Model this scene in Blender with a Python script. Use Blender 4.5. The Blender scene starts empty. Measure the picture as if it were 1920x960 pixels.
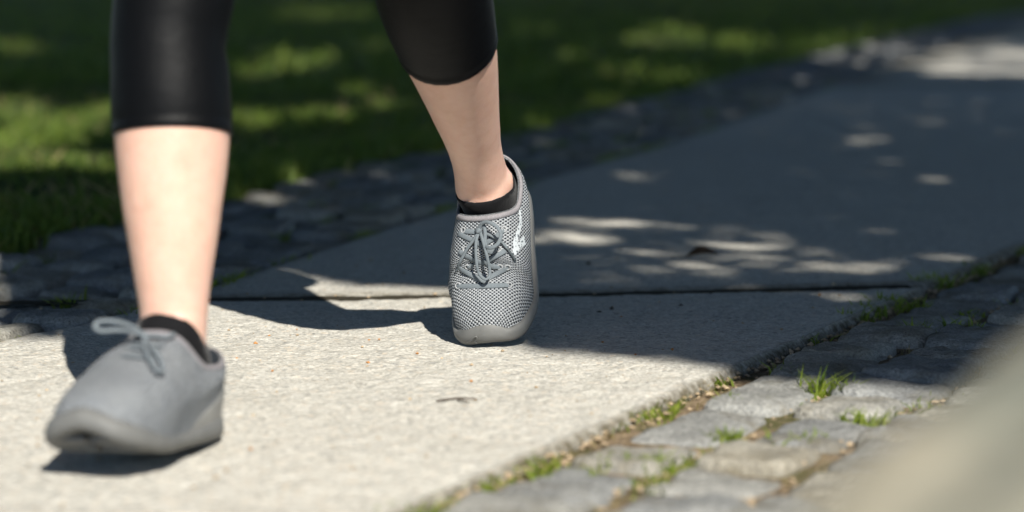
import bpy, bmesh, math, random
import numpy as np
from mathutils import Vector, Matrix, noise
from mathutils.bvhtree import BVHTree

random.seed(7)
rng = np.random.default_rng(11)
S = bpy.context.scene
COL = S.collection
R = math.radians

# ------------------------------------------------------------------ camera
CAM_H = 0.445
F_PX = 4533.0
PITCH = math.atan(540 / F_PX)
cam_data = bpy.data.cameras.new("camera")
cam = bpy.data.objects.new("camera", cam_data)
COL.objects.link(cam)
cam.location = (0, 0, CAM_H)
cam.rotation_euler = (math.pi / 2 - PITCH, 0, 0)
cam_data.sensor_width = 36
cam_data.lens = 85
cam_data.clip_start = 0.05
cam_data.clip_end = 2000
cam_data.dof.use_dof = True
cam_data.dof.focus_distance = 2.88
cam_data.dof.aperture_fstop = 3.1
S.camera = cam

# ------------------------------------------------------------------ world, sun, exposure
SUN_EL = R(41.5)
SHADOW = Vector((-0.29, 0.957, 0)).normalized()           # the way shadows fall on the ground
TO_SUN = Vector((-SHADOW.x * math.cos(SUN_EL), -SHADOW.y * math.cos(SUN_EL), math.sin(SUN_EL)))
w = bpy.data.worlds.new("World")
S.world = w
w.use_nodes = True
nt = w.node_tree
sky = nt.nodes.new("ShaderNodeTexSky")
sky.sky_type = 'NISHITA'
sky.sun_disc = False
sky.ozone_density = 5.0
sky.dust_density = 0.3
sky.sun_elevation = SUN_EL
sky.sun_rotation = math.atan2(TO_SUN.x, TO_SUN.y)
nt.links.new(sky.outputs[0], nt.nodes["Background"].inputs[0])
nt.nodes["Background"].inputs[1].default_value = 0.105
sun_d = bpy.data.lights.new("sun", 'SUN')
sun_d.energy = 5.0
sun_d.angle = R(0.5)
sun_d.color = (1.0, 0.955, 0.865)
sun = bpy.data.objects.new("sun", sun_d)
COL.objects.link(sun)
sun.rotation_euler = TO_SUN.to_track_quat('Z', 'Y').to_euler()
S.view_settings.view_transform = 'Standard'
S.view_settings.look = 'None'
S.view_settings.exposure = 0.75
S.view_settings.gamma = 1
S.render.engine = 'CYCLES'
S.cycles.use_denoising = True
S.cycles.max_bounces = 6
S.cycles.transparent_max_bounces = 6

# ------------------------------------------------------------------ picture <-> place
FWD = Vector((0, math.cos(PITCH), -math.sin(PITCH)))
UP = Vector((0, math.sin(PITCH), math.cos(PITCH)))
EYE = Vector((0, 0, CAM_H))
def ray(px, py):
    return FWD + Vector((1, 0, 0)) * ((px - 960) / F_PX) + UP * ((480 - py) / F_PX)
def G(px, py, z=0.0):
    d = ray(px, py)
    return EYE + d * ((z - CAM_H) / d.z)
def W(px, py, y):
    d = ray(px, py)
    return EYE + d * (y / d.y)
def to_px(p):
    v = Vector(p) - EYE
    f = v.dot(FWD)
    return 960 + F_PX * v.x / f, 480 - F_PX * v.dot(UP) / f

# ------------------------------------------------------------------ object helpers
def tag(o, label=None, cat=None, group=None, kind=None):
    if label: o["label"] = label
    if cat: o["category"] = cat
    if group: o["group"] = group
    if kind: o["kind"] = kind
    return o
def link(name, me, mat=None, parent=None, smooth=True):
    if mat is not None and len(me.materials) == 0: me.materials.append(mat)
    if smooth and len(me.polygons): me.polygons.foreach_set("use_smooth", [True] * len(me.polygons))
    o = bpy.data.objects.new(name, me)
    COL.objects.link(o)
    if parent is not None: o.parent = parent
    return o
def mesh(name, verts, faces):
    me = bpy.data.meshes.new(name)
    me.from_pydata([tuple(v) for v in verts], [], faces)
    me.update()
    return me
def empty(name, loc=(0, 0, 0), rz=0):
    o = bpy.data.objects.new(name, None)
    COL.objects.link(o)
    o.location = loc
    o.rotation_euler = (0, 0, rz)
    o.empty_display_size = 0.05
    return o
def fast_mesh(name, V, Fc):
    """numpy verts (n,3) and equal sized faces (m,k)"""
    me = bpy.data.meshes.new(name)
    n, (m, k) = len(V), Fc.shape
    me.vertices.add(n); me.vertices.foreach_set("co", V.astype(np.float32).ravel())
    me.loops.add(m * k); me.loops.foreach_set("vertex_index", Fc.astype(np.int32).ravel())
    me.polygons.add(m)
    me.polygons.foreach_set("loop_start", np.arange(m, dtype=np.int32) * k)
    me.update(calc_edges=True)
    me.validate()
    return me
def loft(rings, close=True, cap0=True, cap1=True):
    n = len(rings[0]); V = []; Fc = []
    for r in rings: V += [tuple(p) for p in r]
    for i in range(len(rings) - 1):
        for j in range(n if close else n - 1):
            a, b = i * n + j, i * n + (j + 1) % n
            Fc.append((a, b, b + n, a + n))
    if cap0: Fc.append(tuple(range(n - 1, -1, -1)))
    if cap1: Fc.append(tuple(range((len(rings) - 1) * n, len(rings) * n)))
    return V, Fc
def merge(parts):
    V, Fc = [], []
    for v, f in parts:
        o = len(V); V += v; Fc += [tuple(i + o for i in q) for q in f]
    return V, Fc
def fix_normals(me):
    bm = bmesh.new(); bm.from_mesh(me)
    bmesh.ops.recalc_face_normals(bm, faces=bm.faces[:])
    bm.to_mesh(me); bm.free(); return me
def smoothstep(a, b, x):
    t = min(1, max(0, (x - a) / (b - a))); return t * t * (3 - 2 * t)
def interp(x, xs, ys):
    return float(np.interp(x, xs, ys))
def catmull(pts, n=6):
    pts = [Vector(p) for p in pts]; out = []
    for i in range(len(pts) - 1):
        p0 = pts[i - 1] if i > 0 else pts[0] * 2 - pts[1]
        p1, p2 = pts[i], pts[i + 1]
        p3 = pts[i + 2] if i + 2 < len(pts) else pts[-1] * 2 - pts[-2]
        for k in range(n):
            t = k / n
            out.append(0.5 * ((2 * p1) + (p2 - p0) * t + (2 * p0 - 5 * p1 + 4 * p2 - p3) * t * t + (3 * p1 - p0 - 3 * p2 + p3) * t ** 3))
    out.append(pts[-1]); return out
def ribbon(pts, nrm, wd, th, seg=8, sub=6):
    """flat tape with rounded edges through pts; nrm = the way its flat side faces"""
    P = catmull(pts, sub); N = catmull(nrm, sub); rings = []
    ws = wd if callable(wd) else (lambda t: wd)
    for i, p in enumerate(P):
        T = (P[min(i + 1, len(P) - 1)] - P[max(i - 1, 0)]).normalized()
        n = N[i] - T * N[i].dot(T)
        n = n.normalized() if n.length > 1e-6 else T.orthogonal().normalized()
        b = T.cross(n)
        u = i / (len(P) - 1)
        rings.append([p + b * (math.cos(a) * ws(u) / 2) + n * (math.sin(a) * th / 2) for a in [2 * math.pi * k / seg for k in range(seg)]])
    return loft(rings)

# ------------------------------------------------------------------ material helpers
class M:
    def __init__(s, name, base=(.5, .5, .5), rough=.7, spec=.35):
        s.m = bpy.data.materials.new(name); s.m.use_nodes = True
        s.t = s.m.node_tree; s.b = s.t.nodes["Principled BSDF"]
        s.b.inputs["Base Color"].default_value = (*base, 1)
        s.b.inputs["Roughness"].default_value = rough
        s.b.inputs["Specular IOR Level"].default_value = spec
    def n(s, typ, **kw):
        nd = s.t.nodes.new(typ)
        for k, v in kw.items():
            if k in nd.inputs: nd.inputs[k].default_value = v
            else: setattr(nd, k, v)
        return nd
    def l(s, a, b): s.t.links.new(a, b)
    def coords(s, kind="Object", scale=(1, 1, 1)):
        tc = s.n("ShaderNodeTexCoord"); mp = s.n("ShaderNodeMapping"); mp.inputs["Scale"].default_value = scale
        s.l(tc.outputs[kind], mp.inputs["Vector"]); return mp.outputs[0]
    def noise(s, vec, scale, detail=4, rough=.6):
        nd = s.n("ShaderNodeTexNoise"); nd.inputs["Scale"].default_value = scale
        nd.inputs["Detail"].default_value = detail; nd.inputs["Roughness"].default_value = rough
        s.l(vec, nd.inputs["Vector"]); return nd.outputs["Fac"]
    def voro(s, vec, scale, out="Distance"):
        nd = s.n("ShaderNodeTexVoronoi"); nd.inputs["Scale"].default_value = scale
        s.l(vec, nd.inputs["Vector"]); return nd.outputs[out]
    def ramp(s, fac, stops):
        nd = s.n("ShaderNodeValToRGB"); e = nd.color_ramp.elements
        while len(e) < len(stops): e.new(.5)
        for i, (p, c) in enumerate(stops):
            e[i].position = p; e[i].color = (*c, 1) if len(c) == 3 else c
        s.l(fac, nd.inputs[0]); return nd.outputs[0]
    def mix(s, fac, a, b, mode='MIX'):
        nd = s.n("ShaderNodeMix"); nd.data_type = 'RGBA'; nd.blend_type = mode
        for k, v in ((0, fac), (6, a), (7, b)):
            if hasattr(v, "is_linked"): s.l(v, nd.inputs[k])
            else: nd.inputs[k].default_value = v if k == 0 else (*v, 1)
        return nd.outputs[2]
    def math(s, op, a, b=None, c=None):
        nd = s.n("ShaderNodeMath"); nd.operation = op
        for k, v in enumerate((a, b, c)):
            if v is None: continue
            if hasattr(v, "is_linked"): s.l(v, nd.inputs[k])
            else: nd.inputs[k].default_value = v
        return nd.outputs[0]
    def color(s, c): s.l(c, s.b.inputs["Base Color"])
    def bump(s, h, dist, strength=1.0, prev=None):
        nd = s.n("ShaderNodeBump"); nd.inputs["Strength"].default_value = strength; nd.inputs["Distance"].default_value = dist
        s.l(h, nd.inputs["Height"])
        if prev is not None: s.l(prev, nd.inputs["Normal"])
        s.l(nd.outputs[0], s.b.inputs["Normal"]); return nd.outputs[0]

def mat_concrete():
    m = M("weathered concrete", rough=.9, spec=.2)
    v = m.coords()
    broad = m.noise(v, 3.5, 5)
    mid = m.noise(v, 38, 5, .7)
    fine = m.noise(v, 230, 3, .7)
    c = m.ramp(broad, [(.3, (.50, .475, .41)), (.7, (.58, .56, .49))])
    c = m.mix(.55, c, m.ramp(mid, [(.28, (.20, .185, .155)), (.5, (.46, .445, .395)), (.72, (.64, .62, .565))]))
    c = m.mix(.5, c, m.ramp(fine, [(.3, (.13, .12, .10)), (.5, (.48, .46, .42)), (.68, (.80, .78, .72))]))
    st = m.noise(v, 7, 6, .75)
    c = m.mix(m.ramp(st, [(.5, (0, 0, 0)), (.72, (.35, .35, .35))]), c, (.33, .30, .25))
    pit = m.voro(v, 55)
    c = m.mix(m.ramp(pit, [(.0, (.8, .8, .8)), (.09, (0, 0, 0))]), c, (.10, .09, .075))
    cell = m.voro(v, 170, "Color")                        # stones of the aggregate
    sp = m.n("ShaderNodeSeparateColor"); m.l(cell, sp.inputs[0])
    pick = m.math('GREATER_THAN', sp.outputs[0], .70)
    c = m.mix(m.math('MULTIPLY', pick, .42), c, m.ramp(sp.outputs[1], [(0, (.16, .17, .18)), (.35, (.26, .25, .22)), (.6, (.72, .70, .64)), (1, (.56, .45, .33))]))
    ga = m.n("ShaderNodeAttribute"); ga.attribute_name = "edge_dark"
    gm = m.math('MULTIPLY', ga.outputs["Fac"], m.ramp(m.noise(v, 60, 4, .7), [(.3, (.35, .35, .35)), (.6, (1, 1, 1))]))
    c = m.mix(gm, c, (.10, .085, .055))  # darker brown towards the slab edges, broken up by noise
    m.color(c)
    p = m.bump(mid, .007, .7)
    p = m.bump(m.noise(v, 110, 3, .7), .004, .8, p)
    p = m.bump(fine, .002, .9, p)
    m.bump(m.voro(v, 150), .0012, .5, p)
    return m.m
def mat_cobble():
    m = M("worn granite", rough=.75, spec=.3)
    v = m.coords("Object")
    oi = m.n("ShaderNodeObjectInfo")
    vv = m.n("ShaderNodeVectorMath"); vv.operation = 'ADD'
    m.l(v, vv.inputs[0]); m.l(oi.outputs["Location"], vv.inputs[1]); v = vv.outputs[0]
    a = m.noise(v, 16, 5, .65); g = m.noise(v, 260, 2, .7); sp = m.voro(v, 300, "Color")
    c = m.ramp(a, [(.3, (.12, .12, .115)), (.55, (.235, .235, .225)), (.75, (.36, .352, .325))])
    c = m.mix(.45, c, m.ramp(g, [(.32, (.08, .082, .082)), (.5, (.26, .262, .255)), (.7, (.50, .49, .46))]))
    tint = m.ramp(oi.outputs["Random"], [(0, (.72, .75, .80)), (.5, (1, 1, .98)), (1, (1.25, 1.17, 1.02))])
    c = m.mix(1.0, c, tint, 'MULTIPLY')
    moss = m.noise(v, 9, 4, .7)
    c = m.mix(m.ramp(moss, [(.5, (0, 0, 0)), (.68, (.7, .7, .7))]), c, (.12, .10, .06))
    m.color(c)
    p = m.bump(a, .012, .9); p = m.bump(m.noise(v, 70, 4, .7), .005, .8, p); m.bump(g, .002, 1.0, p)
    return m.m
def mat_joint():
    m = M("sandy joint fill", rough=.95, spec=.1)
    v = m.coords()
    a = m.noise(v, 14, 4, .7); g = m.noise(v, 170, 3, .75)
    c = m.ramp(a, [(.35, (.05, .037, .024)), (.5, (.16, .115, .07)), (.68, (.38, .29, .19))])
    c = m.mix(.6, c, m.ramp(g, [(.3, (.05, .037, .024)), (.5, (.22, .165, .105)), (.72, (.5, .40, .28))]))
    c = m.mix(m.ramp(m.noise(v, 8, 3), [(.5, (0, 0, 0)), (.62, (.7, .7, .7))]), c, (.055, .07, .02))
    m.color(c); m.bump(g, .004, 1.0, m.bump(m.noise(v, 45, 4, .7), .012, 1.0))
    return m.m
def mat_soil():
    m = M("lawn soil", rough=.95, spec=.1)
    v = m.coords()
    c = m.ramp(m.noise(v, 3, 6, .7), [(.35, (.03, .045, .012)), (.55, (.05, .07, .02)), (.7, (.09, .085, .035))])
    m.color(c); m.bump(m.noise(v, 40, 4), .02, .8)
    return m.m
def mat_leaf(name, a, b, trans=.35):
    m = M(name, rough=.55, spec=.3)
    g = m.n("ShaderNodeNewGeometry")
    c = m.ramp(g.outputs["Random Per Island"], [(0, a), (1, b)])
    m.color(c)
    tr = m.n("ShaderNodeBsdfTranslucent"); m.l(c, tr.inputs[0])
    mx = m.n("ShaderNodeMixShader"); mx.inputs[0].default_value = trans
    out = m.t.nodes["Material Output"]
    m.l(m.b.outputs[0], mx.inputs[1]); m.l(tr.outputs[0], mx.inputs[2]); m.l(mx.outputs[0], out.inputs[0])
    return m.m
def mat_skin():
    m = M("pale skin", rough=.48, spec=.35)
    v = m.coords()
    c = m.ramp(m.noise(v, 22, 4, .6), [(.3, (.575, .345, .262)), (.5, (.625, .395, .305)), (.7, (.665, .44, .345))])
    c = m.mix(.22, c, m.ramp(m.noise(v, 75, 4, .7), [(.35, (.54, .30, .23)), (.6, (.67, .455, .36))]))
    c = m.mix(m.ramp(m.noise(v, 11, 2, .5), [(.45, (0, 0, 0)), (.7, (.28, .28, .28))]), c, (.60, .315, .265))
    c = m.mix(m.ramp(m.voro(v, 130), [(.03, (.35, .35, .35)), (.09, (0, 0, 0))]), c, (.40, .20, .14))
    fr = m.noise(v, 520, 2, .6)
    m.color(c)
    m.b.inputs["Subsurface Weight"].default_value = .35
    m.b.inputs["Subsurface Radius"].default_value = (1.0, .35, .18)
    m.b.inputs["Subsurface Scale"].default_value = .006
    p = m.bump(m.noise(v, 60, 3), .0012, .3)
    m.bump(fr, .0005, .5, p)
    return m.m
def mat_fabric(name, base, rough, sheen, scale=900, spec=.3):
    m = M(name, base, rough, spec)
    v = m.coords()
    f = m.noise(v, scale, 2, .6)
    c = m.mix(.5, base, m.ramp(f, [(.3, tuple(x * .55 for x in base)), (.7, tuple(min(1, x * 1.4) for x in base))]))
    m.color(c)
    m.b.inputs["Sheen Weight"].default_value = sheen
    m.b.inputs["Sheen Roughness"].default_value = .35
    p = m.bump(m.noise(v, 22, 3), .004, .25)
    if 'stretch' in name: p = m.bump(m.noise(m.coords('Object', (1, 1, 3.2)), 9, 4, .55), .008, .15, p)
    m.bump(f, .0005, .6, p)
    return m.m
def mat_knit():
    """open mesh knit: staggered dark holes between light grey threads, laid out in the shoe's own UV (metres)"""
    m = M("grey open knit", rough=.95, spec=.06)
    uv = m.n("ShaderNodeUVMap"); uv.uv_map = "knit"
    sx = m.n("ShaderNodeSeparateXYZ"); m.l(uv.outputs[0], sx.inputs[0])
    cu = m.math('COSINE', m.math('MULTIPLY', sx.outputs[0], 2 * math.pi / .0050))
    cv = m.math('COSINE', m.math('MULTIPLY', sx.outputs[1], 2 * math.pi / .0051))
    f = m.math('MULTIPLY', cu, cv)
    v = m.coords()
    th = m.ramp(m.noise(v, 600, 2), [(.3, (.205, .222, .24)), (.7, (.43, .445, .458))])
    hole = m.ramp(f, [(.02, (0, 0, 0)), (.30, (1, 1, 1))])
    dirt = m.ramp(m.noise(v, 24, 3), [(.3, (.85, .86, .88)), (.65, (1.0, 1.0, 1.0))])
    th = m.mix(1.0, th, dirt, 'MULTIPLY')
    m.color(m.mix(hole, th, (.022, .026, .032)))
    p = m.bump(f, -.0012, .8)
    return m.m
def mat_print():
    m = M("pale print over the knit", rough=.6, spec=.3)
    d = m.voro(m.coords(), 270)
    m.color(m.ramp(d, [(.25, (.04, .05, .06)), (.42, (.40, .43, .45))])); return m.m
def mat_rubber(name, base, rough=.5):
    m = M(name, base, rough, .4)
    v = m.coords()
    c = m.mix(.5, base, m.ramp(m.noise(v, 40, 4), [(.3, tuple(x * .7 for x in base)), (.7, tuple(x * 1.25 for x in base))]))
    m.color(c); m.bump(m.noise(v, 500, 2), .0004, .5)
    return m.m
def mat_rock():
    m = M("pale sandstone", rough=.9, spec=.2)
    v = m.coords()
    a = m.noise(v, 9, 5, .65); g = m.noise(v, 90, 3, .7)
    c = m.ramp(a, [(.3, (.27, .24, .17)), (.5, (.37, .335, .255)), (.7, (.46, .43, .35))])
    c = m.mix(.3, c, m.ramp(g, [(.3, (.12, .11, .08)), (.7, (.5, .47, .40))]))
    c = m.mix(m.ramp(m.noise(v, 9, 3), [(.44, (0, 0, 0)), (.56, (.85, .85, .85))]), c, (.17, .18, .15))
    m.color(c); m.bump(a, .02, .5); return m.m
def mat_bark():
    m = M("grey brown bark", rough=.95, spec=.1)
    v = m.coords("Object", (6, 6, 1.2))
    a = m.noise(v, 5, 5, .7)
    m.color(m.ramp(a, [(.3, (.05, .04, .03)), (.7, (.16, .13, .10))])); m.bump(a, .03, 1.0); return m.m
def mat_plain(name, base, rough=.8, spec=.2, var=.3, scale=80):
    m = M(name, base, rough, spec); v = m.coords()
    m.color(m.ramp(m.noise(v, scale, 4), [(.3, tuple(x * (1 - var) for x in base)), (.7, tuple(min(1, x * (1 + var)) for x in base))]))
    return m.m

MAT = dict(
    concrete=mat_concrete(), cobble=mat_cobble(), joint=mat_joint(), soil=mat_soil(), skin=mat_skin(),
    tights=mat_fabric("black stretch fabric", (.0022, .0024, .003), .50, .0, 900, .12),
    sock=mat_fabric("black knit sock", (.008, .008, .009), .9, .15, 500, .1),
    shirt=mat_fabric("dark shirt fabric", (.05, .055, .07), .8, .2),
    knit=mat_knit(), rubber=mat_rubber("grey rubber", (.125, .126, .122), .6), counter=mat_rubber("smooth grey overlay", (.185, .185, .178), .5),
    lace=mat_fabric("grey blue lace", (.135, .155, .17), .9, .0, 1200, .08), collar=mat_fabric("grey mauve collar binding", (.20, .19, .20), .9, .0, 700, .1),
    eyelet=mat_plain("white eyelet ring", (.30, .31, .32), .7, .2, .1), tip=mat_plain("dark lace tip", (.05, .06, .065), .4, .4, .2),
    print=mat_print(),
    hair=mat_plain("brown hair", (.06, .035, .02), .5, .4, .4), rock=mat_rock(), bark=mat_bark(),
    grass=mat_leaf("lawn grass blades", (.065, .13, .016), (.18, .235, .04), .4),
    tuft=mat_leaf("joint grass blades", (.12, .19, .02), (.30, .36, .05), .5),
    dry=mat_leaf("dry grass blades", (.20, .16, .06), (.34, .28, .13), .3),
    leaf=mat_leaf("tree leaves", (.03, .05, .02), (.05, .075, .03), .04),
    dirt=mat_plain("dark mossy dirt and crevice shade", (.035, .03, .02), .95, .1, .5, 120), dead=mat_plain("dry brown leaf", (.035, .022, .014), .7, .3, .4), crumb=mat_plain("orange bark crumb", (.42, .20, .07), .8, .2, .4),
    twig=mat_plain("grey twig", (.10, .085, .07), .9, .1, .3), pebble=mat_plain("dark pebble", (.05, .045, .04), .8, .2, .4),
    sand=mat_plain("pale grit", (.34, .26, .17), .9, .1, .4),
)

# ================================================================== THE SETTING
# ---- ground and lawn
def sheet(name, x0, x1, y0, y1, z, mat):
    me = mesh(name, [(x0, y0, z), (x1, y0, z), (x1, y1, z), (x0, y1, z)], [(0, 1, 2, 3)])
    return tag(link(name, me, mat, smooth=False), kind="structure")
sheet("ground", -500, 500, -400, 900, -0.07, MAT["soil"])

# right edge of the slabs (beside the cobbles), left edge of the slabs, transverse joint
J1_DIR = Vector((0.477, 1.0, 0)).normalized(); J1_P = Vector((0.255, 2.69, 0))
JR = Vector((J1_DIR.y, -J1_DIR.x, 0))                     # to the right of the right hand joint
L_PTS = [(-1.75, -0.9), (-0.604, 2.90), (-0.506, 3.103), (-0.419, 3.39), (-0.33, 3.735), (0.045, 5.1), (0.397, 6.2), (0.944, 8.23), (2.05, 12.4), (4.7, 22), (12.2, 40)]
def left_x(y): return interp(y, [p[1] for p in L_PTS], [p[0] for p in L_PTS])
def right_x(y):
    x = J1_P.x + 0.477 * (y - J1_P.y)
    return x
def joint_y(x): return 3.262 + 0.10 * (x + 0.2) + 0.09 * max(0, x - .1)

def vnoise(x, y, f, seed=0.0):
    return noise.noise(Vector((x * f + seed, y * f - seed, seed * .7)))
def slab(name, yf0, yf1, nu, nv, parent, fine=True, seed=1.0):
    """concrete slab between two cross lines y = yf(x); irregular chamfered edges, slightly uneven top"""
    us = np.concatenate([[0, .0], np.linspace(0, 1, nu), [1, 1]])
    rows = []; edge_dark = []
    for j in range(nv + 4):
        tv = min(max((j - 2) / (nv - 1), 0), 1)
        edge_v = j < 2 or j > nv + 1
        row = []; grow = []
        for i, u in enumerate(us):
            edge_u = i < 2 or i > nu + 1
            # iterate for the cross line
            x = 0.0; y = 2.0
            for _ in range(4):
                y = yf0(x) * (1 - tv) + yf1(x) * tv
                x = left_x(y) * (1 - u) + right_x(y) * u
            outer = (i == 0 or i == nu + 3 or j == 0 or j == nv + 3)
            onrim = (i <= 2 or i >= nu + 1 or j <= 2 or j >= nv + 1)
            z = 0.0
            if fine:
                z = .0022 * vnoise(x, y, 6, seed) + .0016 * vnoise(x, y, 28, seed + 3) + .0012 * vnoise(x, y, 80, seed + 5)
            else:
                z = .003 * vnoise(x, y, 4, seed)
            if onrim:
                jx = .004 * vnoise(x, y, 17, 9 + seed) + .003 * vnoise(x, y, 60, 2 + seed)
                x += jx; y += jx * 1.6
                z -= .004
            if edge_u or edge_v:
                cx = (left_x(y) + right_x(y)) / 2
                sgn = 1 if x > cx else -1
                if edge_u: x += sgn * .004
                if j < 2: y -= .005
                if j > nv + 1: y += .005
                z -= .006 if not outer else .09
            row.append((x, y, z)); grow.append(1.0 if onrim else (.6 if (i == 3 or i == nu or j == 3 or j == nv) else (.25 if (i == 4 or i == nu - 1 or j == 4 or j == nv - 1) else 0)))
        rows.append(row); edge_dark.append(grow)
    n = len(us); V = np.array(rows).reshape(-1, 3)
    idx = np.arange(len(rows) * n).reshape(len(rows), n)
    Fc = np.stack([idx[:-1, :-1], idx[:-1, 1:], idx[1:, 1:], idx[1:, :-1]], -1).reshape(-1, 4)
    me = fast_mesh(name, V, Fc)
    at = me.attributes.new('edge_dark', 'FLOAT', 'POINT'); at.data.foreach_set('value', np.array(edge_dark, dtype=np.float32).ravel())
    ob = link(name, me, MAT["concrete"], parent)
    me.set_sharp_from_angle(angle=R(28))
    return ob
path = empty("path"); tag(path, "concrete slab footpath between two cobbled borders", kind="structure")
g = .015
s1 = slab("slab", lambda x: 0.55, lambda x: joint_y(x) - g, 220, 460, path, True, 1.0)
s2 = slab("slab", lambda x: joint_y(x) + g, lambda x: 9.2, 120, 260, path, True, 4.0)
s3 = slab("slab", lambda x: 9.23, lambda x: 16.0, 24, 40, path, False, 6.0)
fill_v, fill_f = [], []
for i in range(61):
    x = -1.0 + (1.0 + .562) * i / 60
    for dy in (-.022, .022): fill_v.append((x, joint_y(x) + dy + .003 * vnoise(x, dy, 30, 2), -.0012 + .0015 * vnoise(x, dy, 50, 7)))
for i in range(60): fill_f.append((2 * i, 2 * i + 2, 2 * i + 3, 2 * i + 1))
link("joint_shade_fill", mesh("joint_shade_fill", fill_v, fill_f), MAT["dirt"], path)  # flush dark strip: the crevice's shade put into the colour, along with moss
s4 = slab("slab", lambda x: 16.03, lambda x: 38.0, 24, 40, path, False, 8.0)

# ---- cobbles
def stone_mesh(name, poly, h=.0, rnd=.012, dep=.06, amp=.004, seed=0.0, n=28):
    """poly: corner points in the stone's own plane (metres, around 0,0) -> worn sett with rounded shoulders"""
    c = [Vector((p[0], p[1], 0)) for p in poly]
    per = [(c[(i + 1) % len(c)] - c[i]).length for i in range(len(c))]
    tot = sum(per); out = []
    for k in range(n):
        s = tot * k / n; i = 0
        while s > per[i]: s -= per[i]; i += 1
        out.append(c[i].lerp(c[(i + 1) % len(c)], s / per[i]))
    sm = out[:]
    for _ in range(2):
        sm = [(sm[i - 1] + sm[i] * 2 + sm[(i + 1) % n]) / 4 for i in range(n)]
    cen = sum(sm, Vector()) / n
    rings = []
    for ins, z in ((0, -dep), (0, -rnd * 1.1), (.25, -rnd * .45), (.6, -rnd * .12), (1.1, 0), (2.2, .0015)):
        r = []
        for i, p in enumerate(sm):
            d = (cen - p); L = d.length
            q = p + d * min(.85, ins * rnd / L)
            jit = amp * (noise.noise(Vector((q.x * 26 + seed, q.y * 26, seed * 3))) + .5 * noise.noise(Vector((q.x * 70, q.y * 70 + seed, seed))))
            if z > -dep: q = q + (-d / L) * jit * (.8 if ins < .5 else .1)
            r.append((q.x, q.y, z + (jit * .9 if z > -dep else 0) + h))
        rings.append(r)
    V, Fc = loft(rings, cap0=False, cap1=False)
    b = len(V); V.append((cen.x, cen.y, h + .002))
    o = (len(rings) - 1) * n
    for i in range(n): Fc.append((o + i, o + (i + 1) % n, b))
    return mesh(name, V, Fc)
def uv_quad(P, U, Vd, u0, u1, v0, v1, gap, jit):
    c = P + U * ((u0 + u1) / 2) + Vd * ((v0 + v1) / 2)
    hu, hv = (u1 - u0) / 2 - gap, (v1 - v0) / 2 - gap
    pts = [(-hu, -hv), (-hu, hv), (hu, hv), (hu, -hv)]
    loc = []
    for a, b in pts:
        a += random.uniform(-jit, jit) * .6; b += random.uniform(-jit, jit) * .6
        q = U * a + Vd * b; loc.append((q.x, q.y))
    return c, loc[::-1]

# right hand border: columns parallel to the slab edge, the nearest column row by row as photographed
bed = mesh("cobble_border", [tuple(J1_P + J1_DIR * a + JR * b + Vector((0, 0, -.0135))) for a, b in ((-2.6, -.06), (-2.6, 1.6), (14, 1.6), (14, -.06))], [(0, 1, 2, 3)])
border_r = link("cobble_border", bed, MAT["joint"], smooth=False)
tag(border_r, "strip of worn granite cobbles on the right of the slab path", kind="structure")
def u_of(px, py):
    p = G(px, py); return (p - J1_P).dot(J1_DIR)
rowsA = [u_of(x, y) for x, y in ((860, 1010), (960, 930), (1090, 862), (1200, 808), (1330, 752), (1440, 690), (1500, 657), (1560, 628), (1600, 604), (1668, 572), (1720, 547), (1790, 522), (1830, 499), (1880, 477), (1930, 455))]
while rowsA[0] > -1.6: rowsA.insert(0, rowsA[0] - random.uniform(.13, .17))
cols = [(.024, .128, rowsA)]
v = .128
for ci, wd in enumerate((.112, .118, .10, .12, .11)):
    rows = [-1.5 + random.uniform(0, .1)]
    while rows[-1] < 2.0: rows.append(rows[-1] + random.uniform(.09, .155))
    cols.append((v + .004, v + wd, rows)); v += wd
k = 0
for (v0, v1, rows) in cols:
    rr = list(rows)
    if v0 > .02: pass
    else:
        while rr[-1] < 2.2: rr.append(rr[-1] + random.uniform(.12, .16))
    for a, b in zip(rr[:-1], rr[1:]):
        c, loc = uv_quad(J1_P, J1_DIR, JR, a, b, v0, v1, .0045, .020)
        k += 1
        me = stone_mesh("cobble", loc, 0, .011, .06, .0060, k * 1.37, 36)
        o = link("cobble", fix_normals(me), MAT["cobble"], border_r)
        o.location = (c.x, c.y, random.uniform(-.009, .002))
        o.rotation_euler = (random.uniform(-.045, .045), random.uniform(-.045, .045), 0)

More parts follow.
